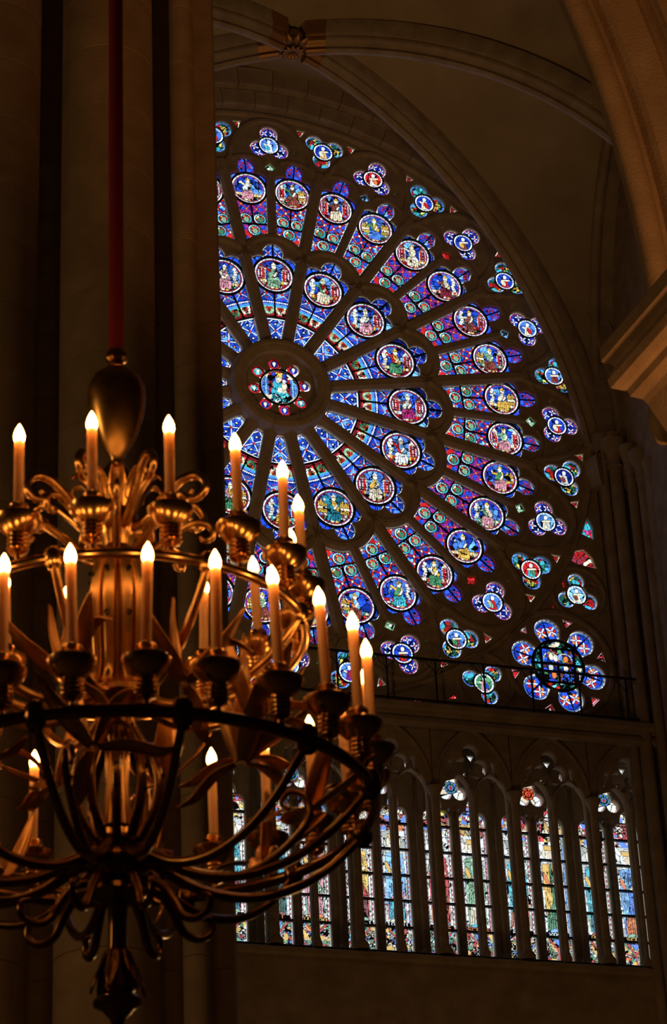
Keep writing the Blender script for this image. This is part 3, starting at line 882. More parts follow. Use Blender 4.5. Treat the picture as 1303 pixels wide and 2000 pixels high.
ME_DI = [flat_pane(diam, ('GREEN', 'RED', 'CREAM', 'PGREEN'), 1, 9), flat_pane(diam, ('TEAL', 'RED', 'SKY', 'SKY'), 2, 9), flat_pane(diam, ('RED', 'LBLUE', 'RED'), 3, 9)]
ME_TS = {s: flat_pane(small_tri(s), ('RED', 'MAR', 'CREAM'), 4, 4) for s in (1, -1)}
ME_SL = {s: flat_pane(tri_s(s), ('GREY', 'DGREEN', 'GREEN'), 5, 3) for s in (1, -1)}
for k in range(16):
    th = math.radians(22.5 * k); rot = (0, th, 0)
    obj('pair_plate', ME_PL2, M_TRAC, rose, rot=rot)
    obj('minor_spoke', ME_SPm, M_TRAC, rose, rot=rot)
    obj('spoke', ME_SPM, M_TRAC, rose, rot=(0, th + A11, 0))
    obj('pair_arch', ME_ARP, M_TRAC, rose, rot=rot)
    obj('trefoil_pane', ME_TA, None, rose, rotp([(0, RA)], th)[0][0:1] + (0,) + rotp([(0, RA)], th)[0][1:], rot)
    x, z = rotp([(0, RA)], th)[0]
    obj('medallion_pane', sm[k % 8], None, rose, (x, -.004, z)); obj('iron_ring', ME_RINGS, M_IRON, rose, (x, 0, z))
    obj('diamond_pane', ME_DI[[0, 1, 2, 1, 0, 0, 2, 0][k % 8]], None, rose, rot=rot)
    for s in (1, -1): obj('slit_pane', ME_SL[s], None, rose, rot=rot)
    tb = th + A11; rb = (0, tb, 0); x, z = rotp([(0, RB)], tb)[0]
    obj('spandrel_plate', ME_PLB, M_TRAC, rose, rot=rb)
    obj('trefoil_pane', ME_TB[k % 2], None, rose, (x, 0, z), rb)
    obj('medallion_pane', smb[k % 8], None, rose, (x, -.004, z)); obj('iron_ring', ME_RINGS, M_IRON, rose, (x, 0, z))
    for s in (1, -1): obj('triangle_pane', ME_TS[s], None, rose, rot=rb)
ME_RIM = arc_mesh(0, 6.355, -math.radians(5.6), math.radians(5.6), .07, .03, .06, -.12, 8)
for k in range(32): obj('rim_stone', ME_RIM, M_TRAC, rose, rot=(0, math.radians(11.25 * k + 5.6), 0))

# ---- glazed spandrels in the two lower corners
CX, CZ = 5.24, -5.20
lob = [(CX + .69 * math.sin(math.radians(45 + 60 * k)), CZ + .69 * math.cos(math.radians(45 + 60 * k)), .262) for k in range(6)]
hC = star_union((CX, CZ), [(CX, CZ, .52)] + lob, n=240)
st1 = [(5.754 + .27 * math.sin(a), -3.683 + .27 * math.cos(a), .17) for a in (0, 2.09, -2.09)]
st2 = [(3.73 + .27 * math.sin(a), -5.70 + .27 * math.cos(a), .17) for a in (-1.35, .75, 2.84)]
hS1 = star_union((5.754, -3.683), [(5.754, -3.683, .2)] + st1, n=100); hS2 = star_union((3.73, -5.70), [(3.73, -5.70, .2)] + st2, n=100)
extra = [[(6.12, -2.0), (6.22, -2.2), (6.22, -2.48), (5.97, -2.38)], [(5.66, -3.02), (5.80, -2.75), (5.98, -2.70), (6.13, -2.85), (6.22, -3.10)],
         [(5.50, -3.38), (5.54, -3.50), (5.50, -3.62), (5.45, -3.50)], [(6.0, -3.34), (6.10, -3.42), (6.17, -3.52), (6.06, -3.5)], [(5.20, -3.98), (5.33, -3.90), (5.36, -3.96), (5.22, -4.04)],
         [(5.68, -4.04), (5.75, -4.02), (5.83, -4.04), (5.75, -4.07)], [(2.98, -6.1), (3.14, -5.98), (3.2, -6.08)], [(2.30, -6.22), (2.42, -6.12), (2.50, -6.22)], [(4.20, -5.60), (4.25, -5.58), (4.26, -5.80), (4.22, -5.82)]]
for k in range(6):
    a = math.radians(15 + 60 * k); t = a; cx, cz = CX + .92 * math.sin(a), CZ + .92 * math.cos(a)
    extra.append([(cx + .13 * math.cos(a) + .06 * math.sin(a), cz - .13 * math.sin(a) + .06 * math.cos(a)), (cx - .13 * math.cos(a) + .06 * math.sin(a), cz + .13 * math.sin(a) + .06 * math.cos(a)), (cx - .11 * math.sin(a), cz - .11 * math.cos(a))])
a0, a1 = math.radians(101), math.radians(180)
spo = [(6.33 * math.sin(a), 6.33 * math.cos(a)) for a in np.linspace(a1, a0, 40)]
spo = spo + [(6.42, 6.33 * math.cos(a0)), (6.42, -6.46), (6.33 * math.sin(a1), -6.46)]
ME_SPAN = plate(spo, [hC, hS1, hS2] + extra, -.06, .05, .012)
def corner_lobe(seed):
    r = .275; X, Z, F = disc_unit(r, 20, 72); p = Paint(X, Z, seed); q = np.hypot(X, Z)
    p.fill(q >= 0, 'BLUE'); p.cells(22, None, .5, .008)
    for s in (-1, 1):
        for an in (.78, -.78):
            for t in (1,):
                p.seg(s * .105 - .105 * math.sin(an), -.105 * math.cos(an), s * .105 + .105 * math.sin(an), .105 * math.cos(an), .012, 'WHITE', .006)
        for dx, dz in ((.065, 0), (-.065, 0), (0, .075), (0, -.075)): p.ell(s * .105 + dx, dz, .028, .028, 'RED' if (dx + dz) > 0 else 'ORANGE', 0, .006)
        p.ell(s * .105, 0, .014, .014, 'MAR', 0, .004)
    p.fill((q > .205), 'LEAD'); p.fill(q > .21, 'LBLUE'); p.fill(q > .232, 'LEAD'); p.fill(q > .236, 'WHITE')
    a = np.arctan2(X, Z); p.fill((q > .236) & (((a / 2 / PI * 18) % 1) < .1), 'LEAD'); p.fill(np.abs(X) < .014, 'LEAD')
    return glass_mesh(X, Z, F, p.c)
ME_CL = corner_lobe(5)
def corner_center():
    r = .50; X, Z, F = disc_unit(r, 34, 120); p = Paint(X, Z, 6); q = np.hypot(X, Z)
    p.fill(q >= 0, 'DGREEN'); p.cells(120, None, .6, .012, (-.5, .5, -.5, .5), alt='CYAN', palt=.2); p.cells(120, None, .3, .010, (-.5, .5, -.5, .5), alt='RED', palt=.25); p.cells(120, None, .2, .0, (-.5, .5, -.5, .5), alt='CREAM', palt=.08)
    p.fill((np.abs(X) < .36) & (np.abs(Z) < .36), 'LEAD')
    m = (np.abs(X) < .30) & (np.abs(Z) < .32)
    p.fill(m, 'BLUE'); p.cells(90, m, .5, .010, (-.3, .3, -.32, .32), alt='BROWN', palt=.35); p.cells(90, m, .3, .008, (-.3, .3, -.32, .32), alt='GREEN', palt=.15)
    for cx, cz, c in ((-.13, .17, 'CREAM'), (-.04, .15, 'WHITE'), (.16, .14, 'ORANGE'), (.05, .18, 'LBLUE'), (.15, -.05, 'CREAM'), (.16, -.15, 'LBLUE'), (-.1, -.2, 'ORANGE'), (-.15, -.05, 'GREY')):
        p.ell(cx, cz, .045, .065, c, 0, .010)
    for k in range(14):
        a = PI * k / 13
        for s in (-1, 1): p.ell(s * .15 - .13 * math.cos(a), .13 + .12 * math.sin(a), .011, .011, 'CREAM', 0, .004)
    p.fill(np.abs(Z - .02) < .02, 'LEAD'); p.fill((np.abs(X) < .014) & (Z < 0), 'LEAD')
    return glass_mesh(X, Z, F, p.c)
ME_CC = corner_center()
def tref_loc(cs, cx, cz): return [(a - cx, b - cz, c) for a, b, c in cs]
ME_ST1 = trefoil_pane(.19, tref_loc(st1, 5.754, -3.683), 'B', 77); ME_ST2 = trefoil_pane(.19, tref_loc(st2, 3.73, -5.70), 'B', 79)
sm_c = [small_medallion(.195, 350, 'SKY', 'CREAM', 'BROWN'), small_medallion(.195, 351, 'GREEN', 'PINK', 'BLUE')]
mb = MB(); mb.add(*ring_iron(.485, .535, 48, .025)); mb.box(-.48, .48, -.022, .01, .005, .045); mb.box(-.34, -.31, -.02, .01, -.36, .36); mb.box(.31, .34, -.02, .01, -.36, .36); mb.box(-.36, .36, -.02, .01, .33, .36); mb.box(-.36, .36, -.02, .01, -.36, -.33); mb.box(-.014, .014, -.02, .01, -.36, .01); ME_RC = mb.mesh()
excols = [('RED', 'MAG', 'CYAN'), ('RED', 'MAR', 'CREAM'), ('RED', 'CREAM', 'RED'), ('MAR', 'WHITE', 'MAR'), ('RED', 'PURP', 'RED'), ('RED', 'CREAM', 'RED'), ('RED', 'WHITE', 'RED'), ('RED', 'CREAM', 'MAR'), ('DGREEN', 'GREY', 'GREEN')] + [('GREY', 'RED', 'PINK')] * 6
ME_EX = [flat_pane(e, c, 400 + i, 16 if i < 2 else 6) for i, (e, c) in enumerate(zip(extra, excols))]
for s in (1, -1):
    sc = (s, 1, 1)
    obj('corner_plate', ME_SPAN, M_TRAC, rose, scale=sc)
    obj('medallion_pane', ME_CC, None, rose, (s * CX, -.003, CZ)); obj('iron_bars', ME_RC, M_IRON, rose, (s * CX, 0, CZ))
    for k, (a, b, c) in enumerate(lob): obj('lobe_pane', ME_CL, None, rose, (s * a, .006, b), (0, s * math.radians(45 + 60 * k), 0))
    for me, me2, (cx, cz) in ((ME_ST1, sm_c[0], (5.754, -3.683)), (ME_ST2, sm_c[1], (3.73, -5.70))):
        obj('trefoil_pane', me, None, rose, (s * cx, 0, cz), scale=sc); obj('medallion_pane', me2, None, rose, (s * cx, -.004, cz)); obj('iron_ring', ME_RINGS, M_IRON, rose, (s * cx, 0, cz))
    for me in ME_EX: obj('spandrel_pane', me, None, rose, scale=sc)
# curved stone bands that frame the corner openings
ME_CA = arc_mesh(0, 1.06, 0, 2 * PI, .06, .03, .0, -.12, 48)
ME_CB = arc_mesh(0, .54, 0, 2 * PI, .045, .02, .0, -.11, 36)
for s in (1, -1):
    obj('corner_band', ME_CA, M_TRAC, rose, (s * CX, 0, CZ)); obj('corner_band', ME_CB, M_TRAC, rose, (s * 5.754, 0, -3.683)); obj('corner_band', ME_CB, M_TRAC, rose, (s * 3.73, 0, -5.70))

# ---------------------------------------------------------------- north wall round the windows
wn = tag(empty('wall_north', (0, 0, ZC)), 'dark stone end wall that holds the rose window and the lancet gallery', None, None, 'structure')
z0 = math.sqrt(6.44 ** 2 - 6.40 ** 2)
am0 = math.atan2(6.40, z0)
top = [(-6.40, 9.2)] + [(6.44 * math.sin(a), 6.44 * math.cos(a)) for a in np.linspace(-am0, am0, 60)] + [(6.40, 9.2)]
obj('wall_head', plate(top, [], -.10, .06), M_STONE, wn)
MB().box(6.38, 9.0, -.06, .06, -6.6, 9.2).box(-10, -6.38, -.06, .06, -6.6, 9.2).build('wall_jamb', M_STONE, wn)
MB().box(7.08, 9.0, -.06, 1.06, -11.3, -6.4).box(-10, -1.96, -.06, 1.06, -11.3, -6.4).build('wall_jamb', M_STONE, wn)
MB().box(-10, 9.0, -.2, 2.4, -ZC, -11.2).build('wall_base', M_STONE, wn)
# voussoirs of the wall arch over the rose
def vouss(r0, r1, yf, yb, da):
    n = 4; v = []; f = []
    b = .02
    pr = [(r0, yb), (r0, yf + b), (r0 + b, yf), (r1 - b, yf), (r1, yf + b), (r1, yb)]
    for i in range(n + 1):
        a = -da + 2 * da * i / n
        v += [(r * math.sin(a), y, r * math.cos(a)) for r, y in pr]
    m = len(pr)
    for i in range(n):
        for k in range(m - 1): f.append((i * m + k, i * m + k + 1, (i + 1) * m + k + 1, (i + 1) * m + k))
    f += [tuple(range(m - 1, -1, -1)), tuple(n * m + k for k in range(m))]
    return mesh(v, f)
ME_V = vouss(6.43, 6.80, -.30, -.09, math.radians(2.95)); ME_V2 = vouss(6.80, 7.25, -.45, -.09, math.radians(2.95))
for k in range(-16, 17):
    obj('voussoir', ME_V, M_STONE, wn, rot=(0, math.radians(6 * k), 0))
    obj('voussoir', ME_V2, M_STONE, wn, rot=(0, math.radians(6 * k + 3), 0))

# gallery ledge between the rose and the lancets, and the sill under the lancets
def sweep_x(prof, x0, x1):
    n = len(prof); v = [(x, y, z) for x in (x0, x1) for y, z in prof]
    return mesh(v, [(k, (k + 1) % n, n + (k + 1) % n, n + k) for k in range(n)] + [tuple(range(n - 1, -1, -1)), tuple(range(n, 2 * n))])
ledge = [(1.3, -6.43), (-.52, -6.43), (-.57, -6.47), (-.57, -6.56), (-.52, -6.60), (-.44, -6.62), (-.42, -6.66), (-.48, -6.72), (-.50, -6.80), (-.46, -6.86), (-.36, -6.86), (-.02, -6.50), (1.3, -6.50)]
tag(obj('trim_1', sweep_x(ledge, -7.4, 6.9), M_STONE, None, (0, 0, ZC)), 'moulded stone gallery ledge running along the foot of the rose window', None, None, 'structure')
sill = [(1.6, -10.62), (.35, -10.80), (-.20, -10.98), (-.28, -11.02), (-.28, -11.10), (-.22, -11.14), (-.24, -11.22), (1.6, -11.22)]
tag(obj('trim_2', sweep_x(sill, -7.4, 6.9), M_STONE, None, (0, 0, ZC)), 'sloping stone sill beneath the row of coloured lancet panes', None, None, 'structure')

# ---------------------------------------------------------------- lancet gallery (inner open arcade, outer glazed windows)
MID0, PER = .30, 1.515
OY = 1.0                                      # the glass stands one metre behind the inner arcade
ZS, ZB = -7.93, -10.56
def pointed(cx, w, zb, zs, rise, n=10):
    """opening with a pointed head: half width w, springing zs, apex zs+rise"""
    Rr = (w * w + rise * rise) / (2 * w)
    L = []
    amax = math.asin(min(1, rise / Rr))
    right = [(cx + w - Rr + Rr * math.cos(a), zs + Rr * math.sin(a)) for a in np.linspace(0, amax, n)]
    left = [(2 * cx - x, z) for x, z in right[::-1]]
    return [(cx - w, zb), (cx + w, zb)] + right + left[1:]
def lancet_head(cx, w, zb, n=8):
    """trefoiled lancet: two side foils and a pointed top foil"""
    zs = -8.02
    pts = [(cx - w, zb), (cx + w, zb)]
    r = w * .62
    pts += [(cx + w - r + r * math.cos(a), zs + r * math.sin(a)) for a in np.linspace(0, 1.75, n)]
    tw = w * .40
    pts += [(cx + tw, zs + .16)] + [(cx + tw * math.cos(t) * 1.05, zs + .16 + .24 * math.sin(t)) for t in np.linspace(.15, PI / 2, 6)]
    L = [(2 * cx - x, z) for x, z in pts[2:]][::-1][1:]
    return pts + L
LW = .265
lc = (.345, )                                 # offset of each lancet from the middle mullion
def outer_bay():
    hL_ = lancet_head(-.345, LW, ZB); hR_ = lancet_head(.345, LW, ZB)
    cs = [(0.0, -7.27, .115), (-.115, -7.55, .115), (.125, -7.54, .125), (.15, -7.32, .09), (-.15, -7.40, .08)]
    ht = star_union((0, -7.42), [(0, -7.38, .14), (0, -7.24, .11), (-.135, -7.52, .13), (.135, -7.52, .13)], n=90)
    holes = [hL_, hR_, ht]
    ex = []
    for s in (-1, 1):
        ex.append([(s * .30, -6.74), (s * .48, -6.74), (s * .40, -6.88)])
        ex.append([(s * (PER / 2 - .10) + .045 * math.cos(t), -7.03 + .085 * math.sin(t)) for t in np.linspace(0, 2 * PI, 12)[:-1]])
        ex.append([(s * (PER / 2) - s * .012, -7.22), (s * (PER / 2) - s * .085, -7.22), (s * (PER / 2) - s * .012, -7.36)])
        ex.append([(s * .40, -7.40), (s * .46, -7.40), (s * .43, -7.56)])
        ex.append([(s * .06, -7.80), (s * .13, -7.80), (s * .10, -7.93)])
        ex.append([(s * .22, -7.10), (s * .30, -7.08), (s * .24, -7.22)])
    ex.append([(-.035, -7.80), (.035, -7.80), (0, -7.74)])
    outer = [(-PER / 2, -10.75), (PER / 2, -10.75), (PER / 2, -6.42), (-PER / 2, -6.42)]
    return plate(outer, holes + ex, -.10, .05, .012), ex, ht
ME_OB, EXO, HTO = outer_bay()

def lancet_paint(X, Z, cfg, seed):
    """X across (-.265..265), Z height"""
    p = Paint(X, Z, seed); r = p.r; ld = .007
    w = LW
    p.fill(X > -9, cfg.get('bg', 'GREY')); p.cells(150, None, .4, .007, (-w, w, ZB, -7.6), alt='WHITE', palt=.55)
    # canopy over the head
    top = Z > -8.30
    p.fill(top, 'CREAM'); p.cells(70, top, .4, .008, (-w, w, -8.3, -7.55), alt='RED', palt=.3); p.cells(70, top, .3, .006, (-w, w, -8.3, -7.55), alt=cfg.get('c3', 'YEL'), palt=.25); p.cells(60, top, .2, 0, (-w, w, -8.3, -7.55), alt='LBLUE', palt=.15)
    # pillared borders
    for s in (-1, 1):
        m = (s * X > w - .040) & (Z < -8.2); p.fill(m, cfg.get('edge', 'WHITE')); p.fill(m & (((Z * 11) % 1) < .45), cfg.get('edge2', 'RED')); p.fill(m & (((Z * 11) % .5) < .05), 'LEAD')
        p.fill((np.abs(s * X - (w - .043)) < .006) & (Z < -8.2), 'LEAD')
    t1, t2, t3 = cfg['c']
    lean = cfg.get('lean', 0)
    # gown down to the feet
    p.poly([(lean - .10, -8.72), (lean + .10, -8.72), (.175, -9.15), (.17, -9.96), (-.17, -9.96), (-.175, -9.15)], t2, ld)
    p.poly([(lean - .16, -8.74), (lean - .02, -8.70), (-.04, -9.45), (-.18, -9.72), (-.185, -9.1)], t1, ld)
    p.poly([(lean + .02, -8.70), (lean + .15, -8.74), (.185, -9.1), (.16, -9.5), (.06, -9.3)], t1, ld)
    p.poly([(-.12, -9.62), (.14, -9.55), (.16, -9.95), (-.15, -9.95)], t3, ld)
    for k in range(8):
        xx = -.15 + .043 * k; p.seg(xx, -9.94, xx * .6 + lean * .4, -8.85, .0035, 'LEAD')
    for k in range(5): p.seg(-.18, -9.0 - .2 * k, .18, -9.1 - .2 * k, .003, 'LEAD')
    gm = (np.abs(X) < .185) & (Z < -8.7) & (Z > -9.96); p.cells(60, gm, .28, .004, (-.2, .2, -9.97, -8.7))
    p.poly([(-.02, -9.08), (.12, -9.0), (.14, -9.05), (0, -9.14)], 'CREAM', ld); p.ell(.03, -9.1, .04, .03, 'CREAM', 0, ld)
    p.ell(-.13, -9.0, .035, .11, cfg.get('c4', 'YEL'), .35, ld)
    # head, nimbus, crown
    p.ell(lean, -8.52, .135, .135, cfg.get('halo', 'CREAM'), 0, ld); p.ell(lean, -8.52, .075, .10, 'CREAM', 0, ld)
    p.ell(lean, -8.60, .085, .085, 'WHITE', 0, .004); p.ell(lean + .01, -8.55, .05, .06, (.85, .62, .42), 0, .004)
    p.poly([(lean - .085, -8.45), (lean - .1, -8.37), (lean + .1, -8.37), (lean + .085, -8.45)], 'YEL', ld)
    # feet and inscription
    p.ell(-.06, -9.98, .075, .03, cfg.get('foot', 'PGREEN'), .25, ld); p.ell(.09, -9.98, .06, .026, cfg.get('foot', 'PGREEN'), -.2, ld)
    band = (Z < -10.005) & (Z > -10.09); p.fill(band & (np.abs(X) < w - .05), 'LEAD')
    txt = cfg.get('txt', ''); tcol = C[cfg.get('tcol', 'WHITE')]
    cw = .085; x0 = -cw * len(txt) / 2
    for i, ch in enumerate(txt):
        g = FONT.get(ch)
        if g is None: continue
        u = np.floor((X - (x0 + i * cw + .008)) / (.068 / 5)).astype(int); v = np.floor((-10.012 - Z) / (.072 / 7)).astype(int)
        ok = (u >= 0) & (u < 5) & (v >= 0) & (v < 7)
        arr = np.array([[c == '1' for c in row] for row in g])
        hit = np.zeros(len(X), bool); hit[ok] = arr[v[ok], u[ok]]
        p.c[hit] = tcol
    # foliage panel at the foot
    b = Z < -10.12
    p.fill(b, 'CREAM'); p.cells(75, b, .45, .007, (-w, w, ZB, -10.12), alt='LBLUE', palt=.22); p.cells(75, b, .3, .006, (-w, w, ZB, -10.12), alt='RED', palt=.2); p.cells(75, b, .3, .005, (-w, w, ZB, -10.12), alt='GREEN', palt=.16); p.cells(60, b, .2, 0, (-w, w, ZB, -10.12), alt='YEL', palt=.15)
    for s in (-1, 1):
        p.seg(0, -10.34, s * .17, -10.15, .013, cfg.get('vee', 'RED'), .006)
    p.seg(0, -10.53, 0, -10.30, .014, cfg.get('vee', 'RED'), .006); p.poly([(-.09, -10.14), (.09, -10.14), (0, -10.25)], 'LBLUE', .006)
    p.fill(np.abs(X) > w - .012, 'WHITE')
    lit = p.c.sum(1) > .03
    p.c[lit] = p.c[lit] * .84 + .09
    return p.c * .88
G = lambda s: s.split()
FONT = {'X': G('10001 10001 01010 00100 01010 10001 10001'), 'O': G('01110 10001 10001 10001 10001 10001 01110'), 'S': G('01111 10000 10000 01110 00001 00001 11110'), 'I': G('01110 00100 00100 00100 00100 00100 01110'),
        'D': G('11110 10001 10001 10001 10001 10001 11110'), 'V': G('10001 10001 10001 10001 10001 01010 00100'), 'L': G('10000 10000 10000 10000 10000 10000 11111'), 'M': G('10001 11011 10101 10101 10001 10001 10001'),
        'C': G('01111 10000 10000 10000 10000 10000 01111'), 'U': G('10001 10001 10001 10001 10001 10001 01110'), 'T': G('11111 00100 00100 00100 00100 00100 00100'), 'F': G('11111 10000 10000 11110 10000 10000 10000'), 'P': G('11110 10001 10001 11110 10000 10000 10000'), 'A': G('01110 10001 10001 11111 10001 10001 10001'), 'E': G('11111 10000 10000 11110 10000 10000 11111')}
LCFG = {(-1, -1): dict(c=('GREEN', 'BROWN', 'CYAN')), (-1, 1): dict(c=('CYAN', 'RED', 'TEAL'), txt='LEI', bg='GREY'),
        (0, -1): dict(c=('CYAN', 'TEAL', 'DGREEN'), txt='III', tcol='ORANGE', foot='BROWN'), (0, 1): dict(c=('PINK', 'PGREEN', 'PINK'), txt='VILDO', tcol='YEL', foot='ORANGE', edge2='RED'),
        (1, -1): dict(c=('YEL', 'RED', 'MAR'), txt='OMILI', halo='PINK', c3='PINK'), (1, 1): dict(c=('SKY', 'PINK', 'CYAN'), txt='IDOVI', foot='CREAM', c3='ORANGE', edge='SKY'),
        (2, -1): dict(c=('RED', 'ORANGE', 'RED'), txt='OFES', tcol='ORANGE', foot='TEAL', halo='PGREEN', c4='PGREEN'), (2, 1): dict(c=('PGREEN', 'PGREEN', 'CREAM'), txt='SCUIS', tcol='ORANGE', foot='CYAN', edge2='MAG', edge='PINK', lean=-.02),
        (3, -1): dict(c=('CYAN', 'ORANGE', 'PINK'), txt='AETI', c3='ORANGE'), (3, 1): dict(c=('YEL', 'GREEN', 'GREEN'), txt='XOSI', foot='SKY', c3='YEL', edge='SKY', edge2='LBLUE', c4='ORANGE', lean=-.03),
        (4, -1): dict(c=('CYAN', 'PGREEN', 'TEAL'), txt='OPES', tcol='YEL', foot='RED', edge2='RED'), (4, 1): dict(c=('SKY', 'LBLUE', 'ORANGE'), txt='SCUL', tcol='YEL', foot='PGREEN', c3='RED', edge2='MAR', c4='ORANGE', halo='WHITE')}
bars = [-8.165, -8.655, -9.14, -9.615, -10.105]
levels = [-7.60] + bars + [ZB - .02]
def tref_pane_outer(seed):
    X, Z, F = grid_glass(-.30, .30, -7.68, -7.10, .0125)
    p = Paint(X, Z, seed); p.fill(X > -9, 'WHITE'); p.cells(9, None, .25, .012, alt='CREAM', palt=.4)
    q = np.hypot(X, Z + 7.38); a = np.arctan2(X, Z + 7.38)
    for t in (PI, PI / 3, -PI / 3): d = np.abs(X * math.cos(t) - (Z + 7.42) * math.sin(t)); p.fill((d < .02) & (X * math.sin(t) + (Z + 7.42) * math.cos(t) > 0), 'LEAD')
    p.fill(q < .125, 'LEAD'); p.fill(q < .112, 'GREEN' if seed % 2 else 'RED'); p.fill((q < .112) & (((a / 2 / PI * 8) % 1) < .5), 'LBLUE' if seed % 2 else 'ORANGE'); p.fill((q < .112) & (((a / 2 / PI * 8) % .5) < .06), 'LEAD')
    p.fill((q < .112) & (np.abs(q - .07) < .01), 'LEAD'); p.fill(q < .028, 'RED')
    dm = np.min([np.hypot(X - x, Z - z) - rr for x, z, rr in ((0, -7.24, .11), (-.135, -7.52, .13), (.135, -7.52, .13))], 0)
    p.fill((dm > -.03) & (q > .125), 'LEAD'); p.fill((dm > -.024) & (q > .125), 'PINK'); p.fill((dm > -.008) & (q > .125), 'WHITE')
    return glass_mesh(X, Z, F, p.c * .8)
ME_TP = [tref_pane_outer(501), tref_pane_outer(502)]
exc = []
for i in range(len(EXO)):
    exc.append(flat_pane(EXO[i], [('WHITE', 'CREAM', 'WHITE'), ('WHITE', 'PINK', 'WHITE'), ('WHITE', 'SKY', 'WHITE'), ('GREY', 'CREAM', 'GREY'), ('LBLUE', 'BLUE', 'LBLUE'), ('CREAM', 'PINK', 'CREAM')][i % 6] if i < 12 else ('RED', 'MAR', 'RED'), 520 + i, 4))
mb = MB()
for zb in bars: mb.box(-PER / 2 + .06, PER / 2 - .06, -.045, .02, zb - .018, zb + .018)
ME_LBAR = mb.mesh()
# thin rolls on the face of the outer mullions
mb = MB(); mb.tube([(0, 0, -10.6), (0, 0, -7.9)], .026, 10); ME_SHAFT = mb.mesh(True)
mb = MB(); mb.tube([(0, 0, -10.66), (0, 0, -7.2)], .03, 10); mb.lathe([(.03, -10.66), (.06, -10.66), (.06, -10.58), (.03, -10.52)], 12); mb.lathe([(.03, -7.3), (.055, -7.2), (.06, -7.14), (0, -7.12)], 12); ME_SHAFTM = mb.mesh(True)

def inner_bay():
    w = .300
    outer = [(-PER / 2, -10.95), (PER / 2, -10.95), (PER / 2, -6.48), (-PER / 2, -6.48)]
    hs = [pointed(s * .3525, w, -10.90, -7.95, .42) for s in (-1, 1)]
    ht = star_union((0, -7.33), [(0, -7.15, .16), (-.16, -7.42, .16), (.16, -7.42, .16)], n=90)
    ex = []
    for s in (-1, 1):
        ex.append([(s * (PER / 2), -6.98), (s * (PER / 2 - .20), -6.98), (s * (PER / 2 - .05), -7.46), (s * (PER / 2), -7.56)])
        ex.append([(s * .34, -7.28), (s * .44, -7.30), (s * .50, -7.62), (s * .40, -7.50)])
    return plate(outer, hs + [ht] + [e for i, e in enumerate(ex) if i % 2], -.09, .09, .015)
ME_IB = inner_bay()
def arch_mould():
    """raised moulding of the inner arch over one bay"""
    mb = MB(); w = PER / 2 - .05; Rr = (w * w + 1.16 ** 2) / (2 * w); am_ = math.asin(1.16 / Rr)
    for s in (-1, 1):
        path = [(s * (w - Rr + Rr * math.cos(a)), -.10, -7.84 + Rr * math.sin(a)) for a in np.linspace(0, am_, 16)]
        mb.tube(path, .045, 8)
        path = [(s * (w + .04 - (Rr) + Rr * math.cos(a)), -.08, -7.84 + (Rr) * math.sin(a)) for a in np.linspace(0, am_ * 1.0, 16)]
        mb.tube(path, .03, 8)
    return mb.mesh(True)
ME_AM = arch_mould()
def colonnette(r, zt):
    mb = MB(); mb.lathe([(r * 1.9, -10.95), (r * 1.9, -10.86), (r * 1.3, -10.80), (r, -10.74), (r, zt), (r * 1.15, zt + .02), (r * 1.1, zt + .05), (r * 1.5, zt + .15), (r * 1.9, zt + .2), (r * 1.9, zt + .25), (0, zt + .25)], 16)
    return auto_smooth(mb.mesh(), 50)
ME_CM = colonnette(.075, -8.12); ME_Cm = colonnette(.042, -8.12)
ord_ = {-2: 'sixth', -1: 'fifth', 0: 'fourth', 1: 'third', 2: 'second', 3: 'third', 4: 'last'}
arc = tag(empty('trim_3', (0, 0, ZC)), 'open stone arcade of slim columns standing in front of the lancet panes', None, None, 'structure')
wlab = {-1: 'twin lancet window of dark green and teal glass beside the clustered pier', 0: 'twin lancet window of teal and pink robed figures behind the chandelier',
        1: 'twin lancet window with yellow robed and blue cloaked figures', 2: 'twin lancet window with red robed and pale green robed figures',
        3: 'twin lancet window with crowned figure in green and orange gown', 4: 'twin lancet window with crowned figure in light blue gown'}
for k in range(-1, 5):
    xm = MID0 + PER * k
    wnd = tag(empty('window_%d' % (k + 3), (xm, OY, ZC)), wlab[k], None, None, 'structure')
    obj('window_tracery', ME_OB, M_TRAC, wnd)
    obj('saddle_bars', ME_LBAR, M_IRON, wnd, (0, -.005, 0))
    obj('mullion_roll', ME_SHAFT, M_TRAC, wnd, (0, -.11, 0)); obj('mullion_roll', ME_SHAFTM, M_TRAC, wnd, (PER / 2, -.16, 0))
    obj('trefoil_pane', ME_TP[k % 2], None, wnd)
    for me in exc: obj('tracery_pane', me, None, wnd)
    for s in (-1, 1):
        for i in range(6):
            z1_, z0_ = levels[i], levels[i + 1]
            X, Z, F = grid_glass(-LW - .01, LW + .01, z0_, z1_, .0105)
            col = lancet_paint(X, Z, LCFG[(k, s)], 600 + k * 20 + s * 5)
            obj('lancet_pane', glass_mesh(X, Z, F, col), None, wnd, (s * .345, 0, 0))
    obj('arcade_bay', ME_IB, M_TRAC, arc, (xm, 0, 0)); obj('arch_moulding', ME_AM, M_TRAC, arc, (xm, 0, 0))
    obj('mullion_colonnette', ME_Cm, M_TRAC, arc, (xm, -.11, 0)); obj('main_colonnette', ME_CM, M_TRAC, arc, (xm - PER / 2, -.13, 0))
obj('main_colonnette', ME_CM, M_TRAC, arc, (MID0 + PER * 4.5, -.13, 0))

